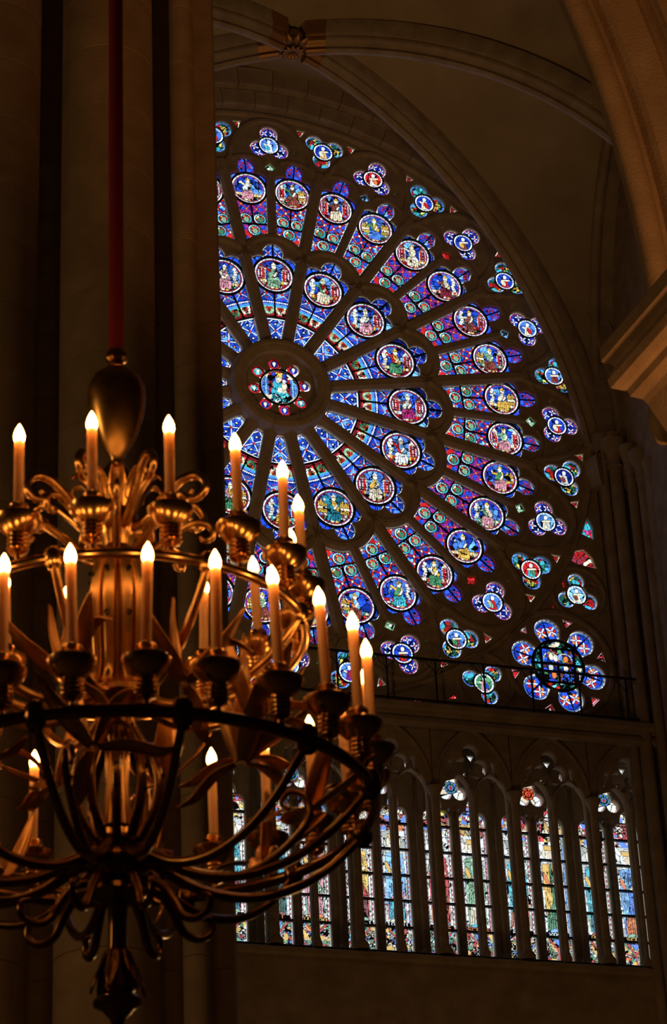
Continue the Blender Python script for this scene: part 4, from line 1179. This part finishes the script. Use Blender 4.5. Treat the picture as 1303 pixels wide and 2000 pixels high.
# ---------------------------------------------------------------- iron railing on the ledge
rail = tag(empty('iron_railing', (0, -.45, ZC - 6.43)), 'thin black iron railing on the gallery ledge below the rose', 'railing')
MB().box(-6.3, 6.75, -.018, .018, .865, .90).build('top_rail', M_IRON, rail)
MB().box(-6.3, 6.75, -.012, .012, .06, .085).build('bottom_rail', M_IRON, rail)
mb = MB(); mb.box(-.014, .014, -.014, .014, 0, .87); ME_POST = mb.mesh()
mb = MB()
for s in (-1, 1):
    mb.tube([(s * (.02 + .20 * t), 0, .62 + .22 * math.sin(t * 1.5) + .03 * math.sin(t * 9)) for t in np.linspace(0, 1, 10)], .008, 6)
    mb.tube([(s * (.24 + .035 * math.cos(t)), 0, .80 + .035 * math.sin(t)) for t in np.linspace(0, 5, 10)], .007, 6)
ME_SCR = mb.mesh(True)
for k in range(-6, 8):
    x = .86 + .93 * k - .1
    if -6.3 < x < 6.7:
        obj('rail_post', ME_POST, M_IRON, rail, (x, 0, 0)); obj('scroll_bracket', ME_SCR, M_IRON, rail, (x, 0, 0))

# ---------------------------------------------------------------- vault over the bay
XB, YB_, ZBOSS = -.45, -3.1, 5.75
HW, HD = 7.05, 3.1
ceil = tag(empty('ceiling', (0, 0, ZC)), 'ribbed stone vault with a gilded boss above the rose window', None, None, 'structure')
def z_rib(t): return -2 + 7.75 * math.sqrt(max(0, 1 - t * t))
def z_wall(t): return -2 + 9.15 * max(0, 1 - abs(t) ** 2.6) ** (1 / 2.4)
def z_side(s): return -2 + 8.05 * max(0, 1 - abs(s) ** 2.2) ** .5
def web(ns):
    """north (1) / south (-1) cells"""
    v = []; f = []; nx, ny = 60, 14
    for i in range(nx + 1):
        u = -1 + 2 * i / nx; u = math.sin(u * PI / 2)
        x = XB + u * HW; yd = YB_ + ns * HD * abs(u); yw = YB_ + ns * HD
        for j in range(ny + 1):
            w = j / ny
            zz = z_rib(abs(u)) * (1 - w) + (z_wall(u) if ns > 0 else z_wall(u) * .985) * w + .35 * math.sin(PI * w) * (1 - abs(u)) + .16
            v.append((x, yd + (yw - yd) * w, zz))
    for i in range(nx):
        for j in range(ny):
            a = i * (ny + 1) + j; f.append((a, a + 1, a + ny + 2, a + ny + 1))
    return mesh(v, f, True)
def web_side(s):
    v = []; f = []; ny, nx = 50, 16
    for i in range(ny + 1):
        u = math.sin((-1 + 2 * i / ny) * PI / 2)
        y = YB_ + u * HD; xd = XB + s * HW * abs(u); xw = XB + s * HW
        for j in range(nx + 1):
            w = j / nx
            v.append((xd + (xw - xd) * w, y, z_rib(abs(u)) * (1 - w) + z_side(u) * w + .3 * math.sin(PI * w) * (1 - abs(u)) + .16))
    for i in range(ny):
        for j in range(nx):
            a = i * (nx + 1) + j; f.append((a, a + 1, a + nx + 2, a + nx + 1))
    return mesh(v, f, True)
for ns in (1, -1): obj('vault_cell', web(ns), M_WEB, ceil)
for s in (1, -1): obj('vault_cell', web_side(s), M_WEB, ceil)
rib_prof = [(a * 1.3, b * 1.3 + .03) for a, b in [(-.17, .25), (-.17, .02), (-.135, -.02), (-.15, -.07), (-.12, -.12), (-.07, -.13), (-.05, -.16), (-.065, -.21), (-.03, -.25), (.03, -.25), (.065, -.21), (.05, -.16), (.07, -.13), (.12, -.12), (.15, -.07), (.135, -.02), (.17, .02), (.17, .25)]]
def rib_mesh(sx, sy, t0, t1, n=22):
    path = []
    for i in range(n + 1):
        t = t0 + (t1 - t0) * i / n; path.append((XB + sx * HW * t, YB_ + sy * HD * t, z_rib(t)))
    d = np.array([sx * HW, sy * HD, 0]); d /= np.linalg.norm(d); side = np.array([-d[1], d[0], 0])
    mb = MB(); m = len(path); v = []
    P = [np.array(p) for p in path]
    for i in range(m):
        t = P[min(i + 1, m - 1)] - P[max(i - 1, 0)]; t /= np.linalg.norm(t); up = np.cross(side, t)
        if up[2] < 0: up = -up
        if abs(t[2]) > .98: up = -d
        v += [P[i] + side * a + up * b for a, b in rib_prof]
    k = len(rib_prof); f = []
    for i in range(m - 1):
        for j in range(k): f.append((i * k + j, i * k + (j + 1) % k, (i + 1) * k + (j + 1) % k, (i + 1) * k + j))
    f += [tuple(range(k)), tuple((m - 1) * k + j for j in range(k))]
    mb.add(v, f); me = mb.mesh(); auto_smooth(me, 50)
    return me
for sx in (1, -1):
    for sy in (1, -1):
        ts = [.035, .085] + list(np.sin(np.linspace(.085, 1.0, 12)[1:] * 1.0) / math.sin(1.0) * .997)
        for a, b in zip(ts[:-1], ts[1:]):
            obj('rib_stone', rib_mesh(sx, sy, a, b, 6), M_BOSS if b < .09 else M_STONE, ceil)
# transverse arch at the south of the bay
def trans_mesh(y, half):
    n = 60; prof = [(-half, .3), (-half, .0), (-half * .8, -.05), (-half * .8, -.12), (-half * .5, -.16), (-half * .45, -.24), (0, -.30), (half * .45, -.24), (half * .5, -.16), (half * .8, -.12), (half * .8, -.05), (half, .0), (half, .3)]
    v = []; P = []
    for i in range(n + 1):
        u = math.sin((-1 + 2 * i / n) * PI / 2) * .998; P.append(np.array([XB + u * HW, y, z_wall(u) * .985 + .1]))
    for i in range(n + 1):
        t = P[min(i + 1, n)] - P[max(i - 1, 0)]; t /= np.linalg.norm(t); up = np.array([-t[2], 0, t[0]])
        v += [P[i] + np.array([0, a, 0]) + up * b for a, b in prof]
    k = len(prof); f = []
    for i in range(n):
        for j in range(k): f.append((i * k + j, i * k + (j + 1) % k, (i + 1) * k + (j + 1) % k, (i + 1) * k + j))
    me = mesh(v, f); auto_smooth(me, 50); return me
obj('transverse_arch', trans_mesh(YB_ - HD - .25, .45), M_STONE, ceil)
# side wall arches
def side_arch(s):
    mb = MB(); path = []
    for i in range(41):
        u = math.sin((-1 + 2 * i / 40) * PI / 2) * .998; path.append((XB + s * (HW - .06), YB_ + u * HD, z_side(u) + .05))
    mb.tube(path, .10, 8)
    n = len(path); v = []
    for (x, y, z) in path: v += [(x - s * .02, y, z + .06), (x + s * .5, y, z + .10), (x + s * .5, y, z + .5), (x - s * .02, y, z + .5)]
    mb.add(v, [(i * 4 + k, i * 4 + (k + 1) % 4, i * 4 + 4 + (k + 1) % 4, i * 4 + 4 + k) for i in range(n - 1) for k in range(4)])
    return auto_smooth(mb.mesh(), 50)
for s in (1, -1): obj('wall_arch_roll', side_arch(s), M_STONE, ceil)
# boss: ring of carved leaves round a flower
boss = empty('keystone_boss', (XB, YB_, ZBOSS + .02), ceil)
mb = MB(); mb.lathe([(.02, -.20), (.10, -.21), (.18, -.17), (.27, -.10), (.30, .0), (.27, .1), (.2, .18), (.0, .2)], 20); me = auto_smooth(mb.mesh(), 60); obj('boss_core', me, M_BOSS, boss)
rr_ = random.Random(3)
mb = MB()
for k in range(12):
    a = 2 * PI * k / 12
    for (r0, r1, z0_, z1_, w) in ((.12, .42, -.18, -.10, .07), (.05, .24, -.22, -.26, .05)):
        a2 = a + (.26 if r1 < .3 else 0); c, s = math.cos(a2), math.sin(a2)
        v = []
        for t in np.linspace(0, 1, 6):
            r = r0 + (r1 - r0) * t; ww = w * math.sin(PI * (t * .85 + .12)); zz = z0_ + (z1_ - z0_) * t - .05 * math.sin(PI * t)
            v += [(r * c - ww * s, r * s + ww * c, zz + .02), (r * c, r * s, zz - .02), (r * c + ww * s, r * s - ww * c, zz + .02)]
        f = []
        for i in range(5):
            for j in range(2): f.append((i * 3 + j, i * 3 + j + 1, i * 3 + j + 4, i * 3 + j + 3))
        mb.add(v, f)
mb.build('boss_leaves', M_BOSS, boss, True)
mb = MB(); mb.lathe([(.0, .55), (.09, .5), (.13, .35), (.12, .15), (.1, 0)], 14); mb.build('boss_stem', M_STONE, boss, True)

# corner shafts at the east end of the wall
cl = tag(empty('trim_4', (6.5, -.4, 0)), 'cluster of slender wall shafts in the dark corner right of the rose', None, None, 'structure')
def shaft(x, y, r, z0_, z1_):
    mb = MB(); mb.tube([(x, y, z0_), (x, y, z1_)], r, 16); return mb.mesh(True)
for x, y, r in ((-.02, .18, .10), (.16, .02, .13), (.36, -.22, .10), (.28, .20, .16), (.50, -.45, .13), (.52, -.80, .09)):
    zt = ZC - 1.0 + y
    obj('shaft', auto_smooth(shaft(x, y, r, 0, zt), 50), M_STONE, cl)
    mb = MB(); mb.lathe([(r, zt - .06), (r * 1.25, zt - .03), (r * 1.1, zt + .02), (r * 1.25, zt + .22), (r * 1.8, zt + .40), (r * 1.95, zt + .43), (r * 1.95, zt + .55), (0, zt + .56)], 12, cx=x, cy=y)
    obj('shaft_capital', auto_smooth(mb.mesh(), 50), M_STONE, cl)

# ---------------------------------------------------------------- the rest of the church that shuts out the sky
def struct(name, mb, mat, label):
    o = mb.build(name, mat); tag(o, label, None, None, 'structure'); return o
struct('floor', MB().box(-34, 34, -62, 2.4, -.3, 0), M_FLOOR, 'dark stone floor of the church')
struct('wall_east', MB().box(6.95, 7.6, -13.0, 0, 0, ZC + 9.2).box(6.95, 34, -13.6, -13.0, 0, ZC + 9.2).box(33.4, 34, -62, -13, 0, ZC + 9.2), M_STONE, 'dark stone side wall at the right of the rose')
struct('wall_west', MB().box(-8.2, -7.55, -13.0, 0, 0, ZC + 9.2).box(-34, -7.55, -13.6, -13.0, 0, ZC + 9.2).box(-34, -33.4, -62, -13, 0, ZC + 9.2), M_STONE, 'stone side wall hidden behind the clustered pier')
struct('wall_south', MB().box(-34, 34, -62, -61.4, 0, ZC + 9.2), M_STONE, 'stone wall at the far end of the church')
MB().box(-34, 34, -62, 2.4, 8.7, 9.2).build('upper_ceiling', M_WEB, ceil)
# ---------------------------------------------------------------- clustered pier at the left
rv = np.array([R_[0], R_[1]]); rv /= np.linalg.norm(rv); fv = np.array([-rv[1], rv[0]])
pier = tag(empty('clustered_pier', (0, 0, 0)), 'tall pier of bundled round stone shafts behind the chandelier', 'pier')
PD = 15.6                                     # horizontal distance of the pier front
def place(u, extra):
    """foot of a vertical line seen at picture column u (row 1000)"""
    d = F_ + R_ * (u - 651.5) / 4837.59
    return CAM[:2] + d[:2] * (PD + extra) / (d[:2] @ fv)
def drum(r, h, n=20):
    mb = MB(); mb.lathe([(0, .002), (r - .004, .002), (r, .005), (r, h - .005), (r - .004, h - .002), (0, h - .002)], n); return auto_smooth(mb.mesh(), 40)
H_C = .56
ME_DB = drum(.355, H_C, 36); ME_DS = drum(.095, H_C, 20); ME_DM = drum(.20, H_C, 24)
def core_block(w, d, h):
    return MB().box(-w, w, -d, d, .002, h - .002).mesh()
ME_CB1 = core_block(.72, .5, H_C); ME_CB2 = core_block(.46, .32, H_C)
ang = math.atan2(rv[1], rv[0])
lay = [(ME_DB, 210, .0), (ME_DB, -30, .10), (ME_DS, 370, -.02), (ME_CB1, 90, .78), (ME_CB2, 317, .52)]
for ci in range(30):
    z = ci * H_C
    for me, u, ex in lay:
        # lean-free vertical shafts; picture columns are measured at mid height
        p = place(u, ex)
        obj('pier_stone', me, M_PIER, pier, (p[0], p[1], z), (0, 0, ang + (ci * 1.7 if me in (ME_DB, ME_DS) else 0)))

# ---------------------------------------------------------------- near arch and its corbel at the right edge
def pix(u, v, dist):
    d = F_ + R_ * (u - 651.5) / 4837.59 - U_ * (v - 1000) / 4837.59
    return CAM + d / np.linalg.norm(d) * dist
AD = 15.0
arch = empty('arch_corbel', tuple(pix(1290, 690, AD)))
tag(arch, 'orange-lit moulded arch springing from a carved stone capital', 'arch')
s0 = np.array(arch.location)
hl = -np.array([R_[0], R_[1], 0]); hl /= np.linalg.norm(hl)     # to the left in the picture
toc = -np.array([F_[0], F_[1], 0]); toc /= np.linalg.norm(toc)  # towards the camera
def arch_sweep(prof, Rr=10.0, a1=.42, n=26, start=0.0, smooth=45):
    """prof: (outward from the opening, towards the camera)"""
    v = []; m = len(prof); f = []
    for i in range(n + 1):
        a = a1 * i / n
        c = hl * Rr
        for o, d in prof:
            q = -hl * (math.cos(a)) * (Rr + o) + np.array([0, 0, 1]) * math.sin(a) * (Rr + o) + c + toc * d + np.array([0, 0, start])
            v.append(q)
    for i in range(n):
        for k in range(m - 1): f.append((i * m + k, i * m + k + 1, (i + 1) * m + k + 1, (i + 1) * m + k))
    me = mesh(v, f); return auto_smooth(me, smooth)
def circ_prof(o, d, r, a0, a1, n=8): return [(o + r * math.cos(a), d + r * math.sin(a)) for a in np.linspace(a0, a1, n)]
p1 = [(.5, -.14), (-.02, -.12), (-.02, -.05)] + circ_prof(.045, .0, .075, PI * 1.1, 0.2, 10) + [(.13, -.02), (.16, -.03), (.19, .02), (.22, .06), (.40, .08)]
p2 = [(.40, .08), (.42, .02), (.46, -.02), (.50, .02), (.51, .14), (.75, .16), (.80, .10), (.84, .2), (1.6, .24)]
obj('arch_order', arch_sweep([(o + .0, d) for o, d in p1], start=.20), M_PIER, arch)
obj('arch_order', arch_sweep([(o + .0, d) for o, d in p2], start=.20), M_PIER, arch)
# capital: stepped abacus, bell and carved head
def cap_sweep(prof, L1=.9, L2=.9):
    """prof (out, up): moulding running round one corner; corner faces the picture's left"""
    e1 = toc * .93 - hl * .37; e1 /= np.linalg.norm(e1)          # runs right and towards the camera
    e2 = -(toc * .37 + hl * .93) * 1.0; e2 = np.array([e1[1], -e1[0], 0.0])
    if e2 @ hl > 0: e2 = -e2
    n1, n2 = -e2, -e1                                           # outward normals of the two faces
    v = []; f = []; m = len(prof)
    for k, (base) in enumerate(('a', 'c', 'b')):
        for o, z in prof:
            if base == 'a': q = e1 * L1 + n1 * o
            elif base == 'c': q = n1 * o + n2 * o
            else: q = e2 * L2 + n2 * o
            v.append(q + np.array([0, 0, z]))
    for i in range(2):
        for k in range(m - 1): f.append((i * m + k, i * m + k + 1, (i + 1) * m + k + 1, (i + 1) * m + k))
    f += [tuple([k for k in range(m)]), tuple([2 * m + k for k in range(m - 1, -1, -1)])]
    return mesh(v, f)
capc = pix(1232, 705, AD) - s0
capprof = [(-.02, .34), (.02, .26), (.10, .17), (.13, .14), (.13, .05), (.115, .03), (.085, .01), (.075, -.02), (.095, -.05), (.11, -.09), (.10, -.15), (.06, -.18), (.03, -.19), (.02, -.24), (-.03, -.28), (-.05, -.32), (-.08, -.42), (-.12, -.55), (-.13, -.72)]
obj('capital', cap_sweep(capprof), M_PIER, arch, tuple(capc))
mb = MB()
mb.lathe([(.0, -.16), (.035, -.15), (.06, -.10), (.075, -.03), (.075, .04), (.06, .10), (.03, .14), (0, .15)], 16, flute=.08, fn=5)
mb.tube([(.05, .03, .02), (.10, .04, -.02), (.08, .06, -.05)], [.03, .022, .012], 8)
mb.build('carved_head', M_PIER, arch, True, loc=tuple(pix(1292, 822, AD - .05) - s0))
o = MB().box(-.5, .5, -.5, .5, -9.3, .1).build('arch_pier', M_PIER, arch, loc=tuple(-hl * .78 + toc * -.25), rot=(0, 0, ang))

# ---------------------------------------------------------------- chandelier
AX, AY = -10.165, -29.353
ch = tag(empty('chandelier', (AX, AY, 0)), 'large two-tiered gilt bronze chandelier with lit candle bulbs', 'chandelier')
def lathe_part(name, prof, n=32, mat=M_GILT, par=ch, **k):
    mb = MB(); mb.lathe(prof, n, **k); me = auto_smooth(mb.mesh(), 50); return obj(name, me, mat, par)
def build_candle(h):
    mb = MB(); r = .0205
    mb.lathe([(0, 0), (r, 0), (r * .98, h * .5), (r * .95, h - .006), (r * .8, h), (0, h)], 18)
    return auto_smooth(mb.mesh(), 50)
def build_bulb():
    mb = MB(); mb.lathe([(.012, -.004), (.0165, .004), (.0215, .018), (.0225, .028), (.0205, .042), (.0145, .060), (.007, .075), (.002, .084), (0, .086)], 16); return mb.mesh(True)
def build_cup():
    mb = MB()
    # collar that holds the candle, fluted bowl, beaded socket, nib; z=0 is the candle foot
    mb.lathe([(0, .012), (.021, .016), (.036, .006), (.040, -.006), (.032, -.016), (.019, -.026), (.016, -.042), (.022, -.05)], 22)
    mb.lathe([(.022, -.05), (.060, -.052), (.084, -.045), (.090, -.050), (.088, -.062), (.075, -.088), (.052, -.112), (.038, -.122)], 40, flute=.02, fn=20)
    for z in (-.128, -.146, -.164, -.182): mb.lathe([(.030, z + .009), (.040, z + .005), (.042, z), (.040, z - .005), (.030, z - .009)], 24, flute=.05, fn=12)
    mb.lathe([(.034, -.190), (.036, -.198), (.020, -.205), (.010, -.212), (.012, -.224), (.006, -.236), (0, -.238)], 16)
    return auto_smooth(mb.mesh(), 45)
ME_BULB, ME_CUP = build_bulb(), build_cup()
TILT = random.Random(11)
UZ, LZ = 5.925, 5.172                         # heights of the two candle rings
def ring_of_candles(N, R, ph, z_tip, z_tube, r_tube):
    zf = z_tube + .238 + .012                 # candle foot
    h = (z_tip - .086) - zf
    me = build_candle(h)
    for k in range(N):
        th = ph + 2 * PI * k / N; x, y = R * math.sin(th), -R * math.cos(th)
        tx, ty = TILT.uniform(-.02, .02), TILT.uniform(-.045, .02)
        obj('drip_cup', ME_CUP, M_GILT, ch, (x, y, zf), (0, 0, th))
        c = obj('candle', me, M_CANDLE, ch, (x, y, zf + .014), (tx, ty, 0))
        obj('flame_bulb', ME_BULB, M_BULB, c, (0, 0, h - .004))
    n = 96; mb = MB()
    mb.tube([(R * math.sin(2 * PI * k / n), -R * math.cos(2 * PI * k / n), z_tube) for k in range(n)], r_tube, 12, closed=True)
    mb.build('candle_ring', M_GILT if N == 16 else M_SHADE, ch, True)
ring_of_candles(16, .762, -.749, 6.534, UZ, .021)
ring_of_candles(24, 1.007, -.656, 5.834, LZ, .025)

# suspension sleeve and upper baluster
mb = MB(); mb.tube([(0, 0, 7.28), (0, 0, 20.0)], .033, 16); mb.build('suspension_sleeve', M_SLEEVE, ch, True)
lathe_part('top_cap', [(.03, 7.30), (.038, 7.285), (.047, 7.262), (.046, 7.25), (.03, 7.243), (.028, 7.215), (.045, 7.205), (.05, 7.19), (.03, 7.18)], 30, flute=.04, fn=15)
lathe_part('vase', [(.02, 7.185), (.06, 7.178), (.10, 7.155), (.120, 7.11), (.124, 7.06), (.118, 6.99), (.100, 6.92), (.075, 6.85), (.045, 6.795), (.027, 6.765), (.024, 6.75)], 40, M_VASE)
lathe_part('flared_collar', [(.024, 6.75), (.034, 6.74), (.06, 6.70), (.082, 6.66), (.085, 6.645), (.07, 6.635), (.05, 6.60), (.06, 6.56), (.085, 6.50), (.09, 6.44), (.06, 6.37), (.045, 6.30), (.04, 6.20), (.05, 6.12), (.04, 6.05)], 36)
# eight upper scrolls with curled tips
def scroll_mesh(pts, rads, curl_r, curl_dir=1, n=10):
    mb = MB(); mb.tube(pts, rads, n)
    e = np.array(pts[-1]); 
    return mb
def polar_path(rz): return [(r, 0, z) for r, z in rz]
def smooth_path(rz, n=6):
    P = [np.array(p, float) for p in rz]; out = []
    for i in range(len(P) - 1):
        p0, p1, p2, p3 = P[max(i - 1, 0)], P[i], P[i + 1], P[min(i + 2, len(P) - 1)]
        for k in range(n):
            t = k / n; out.append(.5 * ((2 * p1) + (-p0 + p2) * t + (2 * p0 - 5 * p1 + 4 * p2 - p3) * t * t + (-p0 + 3 * p1 - 3 * p2 + p3) * t ** 3))
    out.append(P[-1]); return [tuple(q) for q in out]
def arm(name, rz, r0, r1, th, mat=M_GILT, nn=10):
    path = smooth_path(rz); rad = np.linspace(r0, r1, len(path))
    mb = MB(); mb.tube(polar_path(path), rad, nn)
    key = (name, tuple(rz))
    if key not in ARMS: ARMS[key] = mb.mesh(True)
    return obj(name, ARMS[key], mat, ch, (0, 0, 0), (0, 0, th))
ARMS = {}
upper_scroll = [(.05, 6.420), (.12, 6.440), (.20, 6.520), (.28, 6.595), (.345, 6.610), (.385, 6.580), (.395, 6.540), (.37, 6.505), (.335, 6.500), (.32, 6.525), (.335, 6.545)]
upper_scroll2 = [(.06, 6.290), (.14, 6.320), (.22, 6.390), (.30, 6.450), (.36, 6.455), (.395, 6.425), (.39, 6.385), (.36, 6.375), (.345, 6.395)]
for k in range(8):
    arm('upper_scroll', upper_scroll, .024, .011, 2 * PI * k / 8 + .15)
    arm('upper_scroll', upper_scroll2, .020, .010, 2 * PI * k / 8 + .55)
# upright ribbed leaves round the neck (tulip crown)
def leaf_mesh(rz, w, fold=.35, n=12, tipw=0.0, ridges=3):
    """leaf along a radial path, width w, folded along its midrib"""
    path = smooth_path(rz, 5); m = len(path); v = []; f = []
    cols = 2 * ridges + 1
    for i, (r, z) in enumerate(path):
        t = i / (m - 1); ww = w * (math.sin(PI * min(1, t * .93 + .10)) ** .8) + tipw
        q = np.array(path[min(i + 1, m - 1)]) - np.array(path[max(i - 1, 0)]); q /= np.linalg.norm(q) + 1e-9; nr, nz = -q[1], q[0]
        for c in range(cols):
            s = -1 + 2 * c / (cols - 1)
            d = fold * ww * abs(s) + (.006 if c % 2 else 0)
            v.append((r + nr * d, s * ww, z + nz * d))
    for i in range(m - 1):
        for c in range(cols - 1): f.append((i * cols + c, i * cols + c + 1, (i + 1) * cols + c + 1, (i + 1) * cols + c))
    me = mesh(v, f, True); return me
def with_solid(o, th=.006):
    md = o.modifiers.new('thick', 'SOLIDIFY'); md.thickness = th; return o
ME_CROWN = leaf_mesh([(.055, 6.24), (.07, 6.36), (.085, 6.47), (.115, 6.57), (.16, 6.64), (.19, 6.63)], .042)
for k in range(10): with_solid(obj('crown_leaf', ME_CROWN, M_GILT, ch, (0, 0, 0), (0, 0, 2 * PI * k / 10 + .1)))
# fluted tubes of the middle shaft, with black discs put in for the shade inside its holes
lathe_part('shaft_core', [(.05, 6.30), (.05, 6.0), (.05, 5.7), (.06, 5.6), (.05, 5.45), (.045, 5.30), (.06, 5.12)], 24)
flute_rz = [(.055, 6.32), (.075, 6.25), (.088, 6.12), (.088, 5.95), (.082, 5.82), (.09, 5.75), (.11, 5.70)]
for k in range(8):
    arm('shaft_flute', flute_rz, .030, .022, 2 * PI * k / 8 + .2)
mb = MB(); mb.lathe([(0, .0), (.010, .002), (.0125, .006), (.010, .010)], 10); ME_HOLE = mb.mesh(True)
for k in range(8):
    th = 2 * PI * k / 8 + .2
    for z in (6.20, 6.00): obj('hole_disc', ME_HOLE, M_IRON, ch, (.112 * math.cos(th), .112 * math.sin(th), z), (0, PI / 2, th))
lathe_part('middle_dish', [(.05, 5.73), (.09, 5.705), (.13, 5.69), (.15, 5.675), (.145, 5.655), (.09, 5.63), (.06, 5.60), (.045, 5.55)], 36, flute=.03, fn=18)
# radial arms that carry the upper ring
up_arm = [(.06, 5.70), (.16, 5.63), (.30, 5.60), (.46, 5.64), (.60, 5.73), (.70, 5.83), (.762, UZ - .01)]
for k in range(8):
    th = -PI / 2 - .749 + PI / 16 + 2 * PI * k / 8
    arm('upper_arm', up_arm, .022, .016, th)
    c, s = math.cos(th), math.sin(th)
    lat = lathe_part('ring_collar', [(.020, UZ - .042), (.034, UZ - .027), (.036, UZ), (.034, UZ + .027), (.020, UZ + .042)], 14); lat.location = (.762 * c, .762 * s, 0)
# bunches of pointed leaves along the arms
LEAFS = [leaf_mesh([(.02, 0), (.05, .09), (.075, .2), (.08, .32)], .034), leaf_mesh([(.02, 0), (.10, .05), (.19, .12), (.27, .22)], .036),
         leaf_mesh([(.02, 0), (.12, .01), (.22, -.01), (.30, .03)], .034), leaf_mesh([(.02, 0), (.08, .10), (.16, .15), (.24, .12)], .032), leaf_mesh([(.02, 0), (.1, -.03), (.18, -.09), (.25, -.10)], .030)]
rl = random.Random(5)
for k in range(8):
    th = -PI / 2 - .749 + PI / 16 + 2 * PI * k / 8
    base = (.56 * math.cos(th), .56 * math.sin(th), 5.50)
    for j in range(7):
        o = obj('acanthus_leaf', LEAFS[j % 5], M_GILT2, ch, base, (0, rl.uniform(-.2, .2), th + [-1.9, -.9, .15, 1.1, 2.2, -2.6, .7, -.4, 3.0][j] + rl.uniform(-.2, .2)))
        o.scale = (1.05, 1.2, 1.1); with_solid(o, .004)
    base2 = (.74 * math.cos(th + .2), .74 * math.sin(th + .2), 5.14)
    for j in range(5):
        o = obj('acanthus_leaf', LEAFS[(j * 2 + 1) % 5], M_GILT2, ch, base2, (rl.uniform(-.3, .3), rl.uniform(-.2, .25), th + [-.2, .9, -1.2, 2.0, -2.3, .4, 3.0][j] + rl.uniform(-.2, .2)))
        o.scale = (1.1, 1.15, 1.0); with_solid(o, .004)
# lower arms: twelve, dipping from the hub then sweeping up to the great ring
low_arm = [(.05, 5.02), (.16, 4.97), (.32, 4.89), (.50, 4.865), (.68, 4.905), (.83, 4.99), (.94, 5.09), (1.0, LZ - .02)]
low_arm2 = [(.05, 5.06), (.15, 5.00), (.29, 4.90), (.44, 4.87), (.58, 4.91), (.70, 5.00), (.76, 5.09), (.74, 5.17), (.68, 5.19), (.65, 5.15), (.68, 5.12)]
low_arm3 = [(.05, 4.86), (.12, 4.88), (.18, 4.86), (.23, 4.79), (.27, 4.72), (.33, 4.70), (.38, 4.73), (.38, 4.78), (.345, 4.79)]
for k in range(12):
    th = -PI / 2 - .656 + 2 * PI * k / 12 + PI / 24
    arm('lower_arm', low_arm, .023, .016, th, M_SHADE)
    c, s = math.cos(th), math.sin(th)
    col_ = lathe_part('ring_collar', mat=M_SHADE, n=14, prof=[(.024, LZ - .055), (.040, LZ - .035), (.042, LZ), (.040, LZ + .035), (.024, LZ + .055)]); col_.location = (1.007 * c, 1.007 * s, 0)
for k in range(8):
    if k % 2: arm('lower_scroll', low_arm2, .020, .010, 2 * PI * k / 8 + .3, M_SHADE)
    arm('foot_scroll', low_arm3, .022, .012, 2 * PI * k / 8 + .1, M_SHADE)
# cage of bowed straps round the lower body
cage = [(.07, 5.52), (.10, 5.46), (.15, 5.38), (.17, 5.28), (.155, 5.18), (.12, 5.11), (.09, 5.06)]
for k in range(10): arm('cage_strap', cage, .020, .018, 2 * PI * k / 10 + .05, M_SHADE)
for k in range(10):
    th = 2 * PI * k / 10 + .05
    for r, z in ((.165, 5.31), (.165, 5.22)): obj('hole_disc', ME_HOLE, M_IRON, ch, ((r + .018) * math.cos(th), (r + .018) * math.sin(th), z), (0, PI / 2, th))
lathe_part('reeded_core', [(.035, 5.56), (.045, 5.54), (.048, 5.50), (.036, 5.44), (.034, 5.38), (.026, 5.28), (.03, 5.20), (.05, 5.10), (.055, 5.06)], 40, flute=.08, fn=14)
lathe_part('hub', [(.05, 5.08), (.085, 5.07), (.09, 5.055), (.06, 5.045), (.06, 5.03), (.10, 5.02), (.13, 4.98), (.12, 4.93), (.085, 4.90), (.07, 4.88), (.11, 4.865), (.115, 4.845), (.08, 4.82), (.05, 4.81)], 36, M_SHADE)
lathe_part('pendant_stem', [(.05, 4.82), (.038, 4.79), (.034, 4.72), (.036, 4.64), (.045, 4.57), (.058, 4.51), (.066, 4.47), (.05, 4.455), (.04, 4.45)], 36, M_SHADE, flute=.03, fn=10)
lathe_part('pendant_disc', [(.04, 4.452), (.075, 4.445), (.094, 4.425), (.092, 4.41), (.06, 4.395), (.05, 4.38), (.03, 4.36), (.022, 4.33), (.018, 4.26), (.03, 4.22), (.035, 4.18), (.02, 4.14), (0, 4.13)], 36, M_SHADE)
# small splayed leaves hanging round the pendant
ME_PL = leaf_mesh([(.04, 4.62), (.055, 4.56), (.08, 4.50), (.10, 4.45)], .026)
for k in range(6): with_solid(obj('pendant_leaf', ME_PL, M_SHADE, ch, (0, 0, 0), (0, 0, 2 * PI * k / 6)), .004)
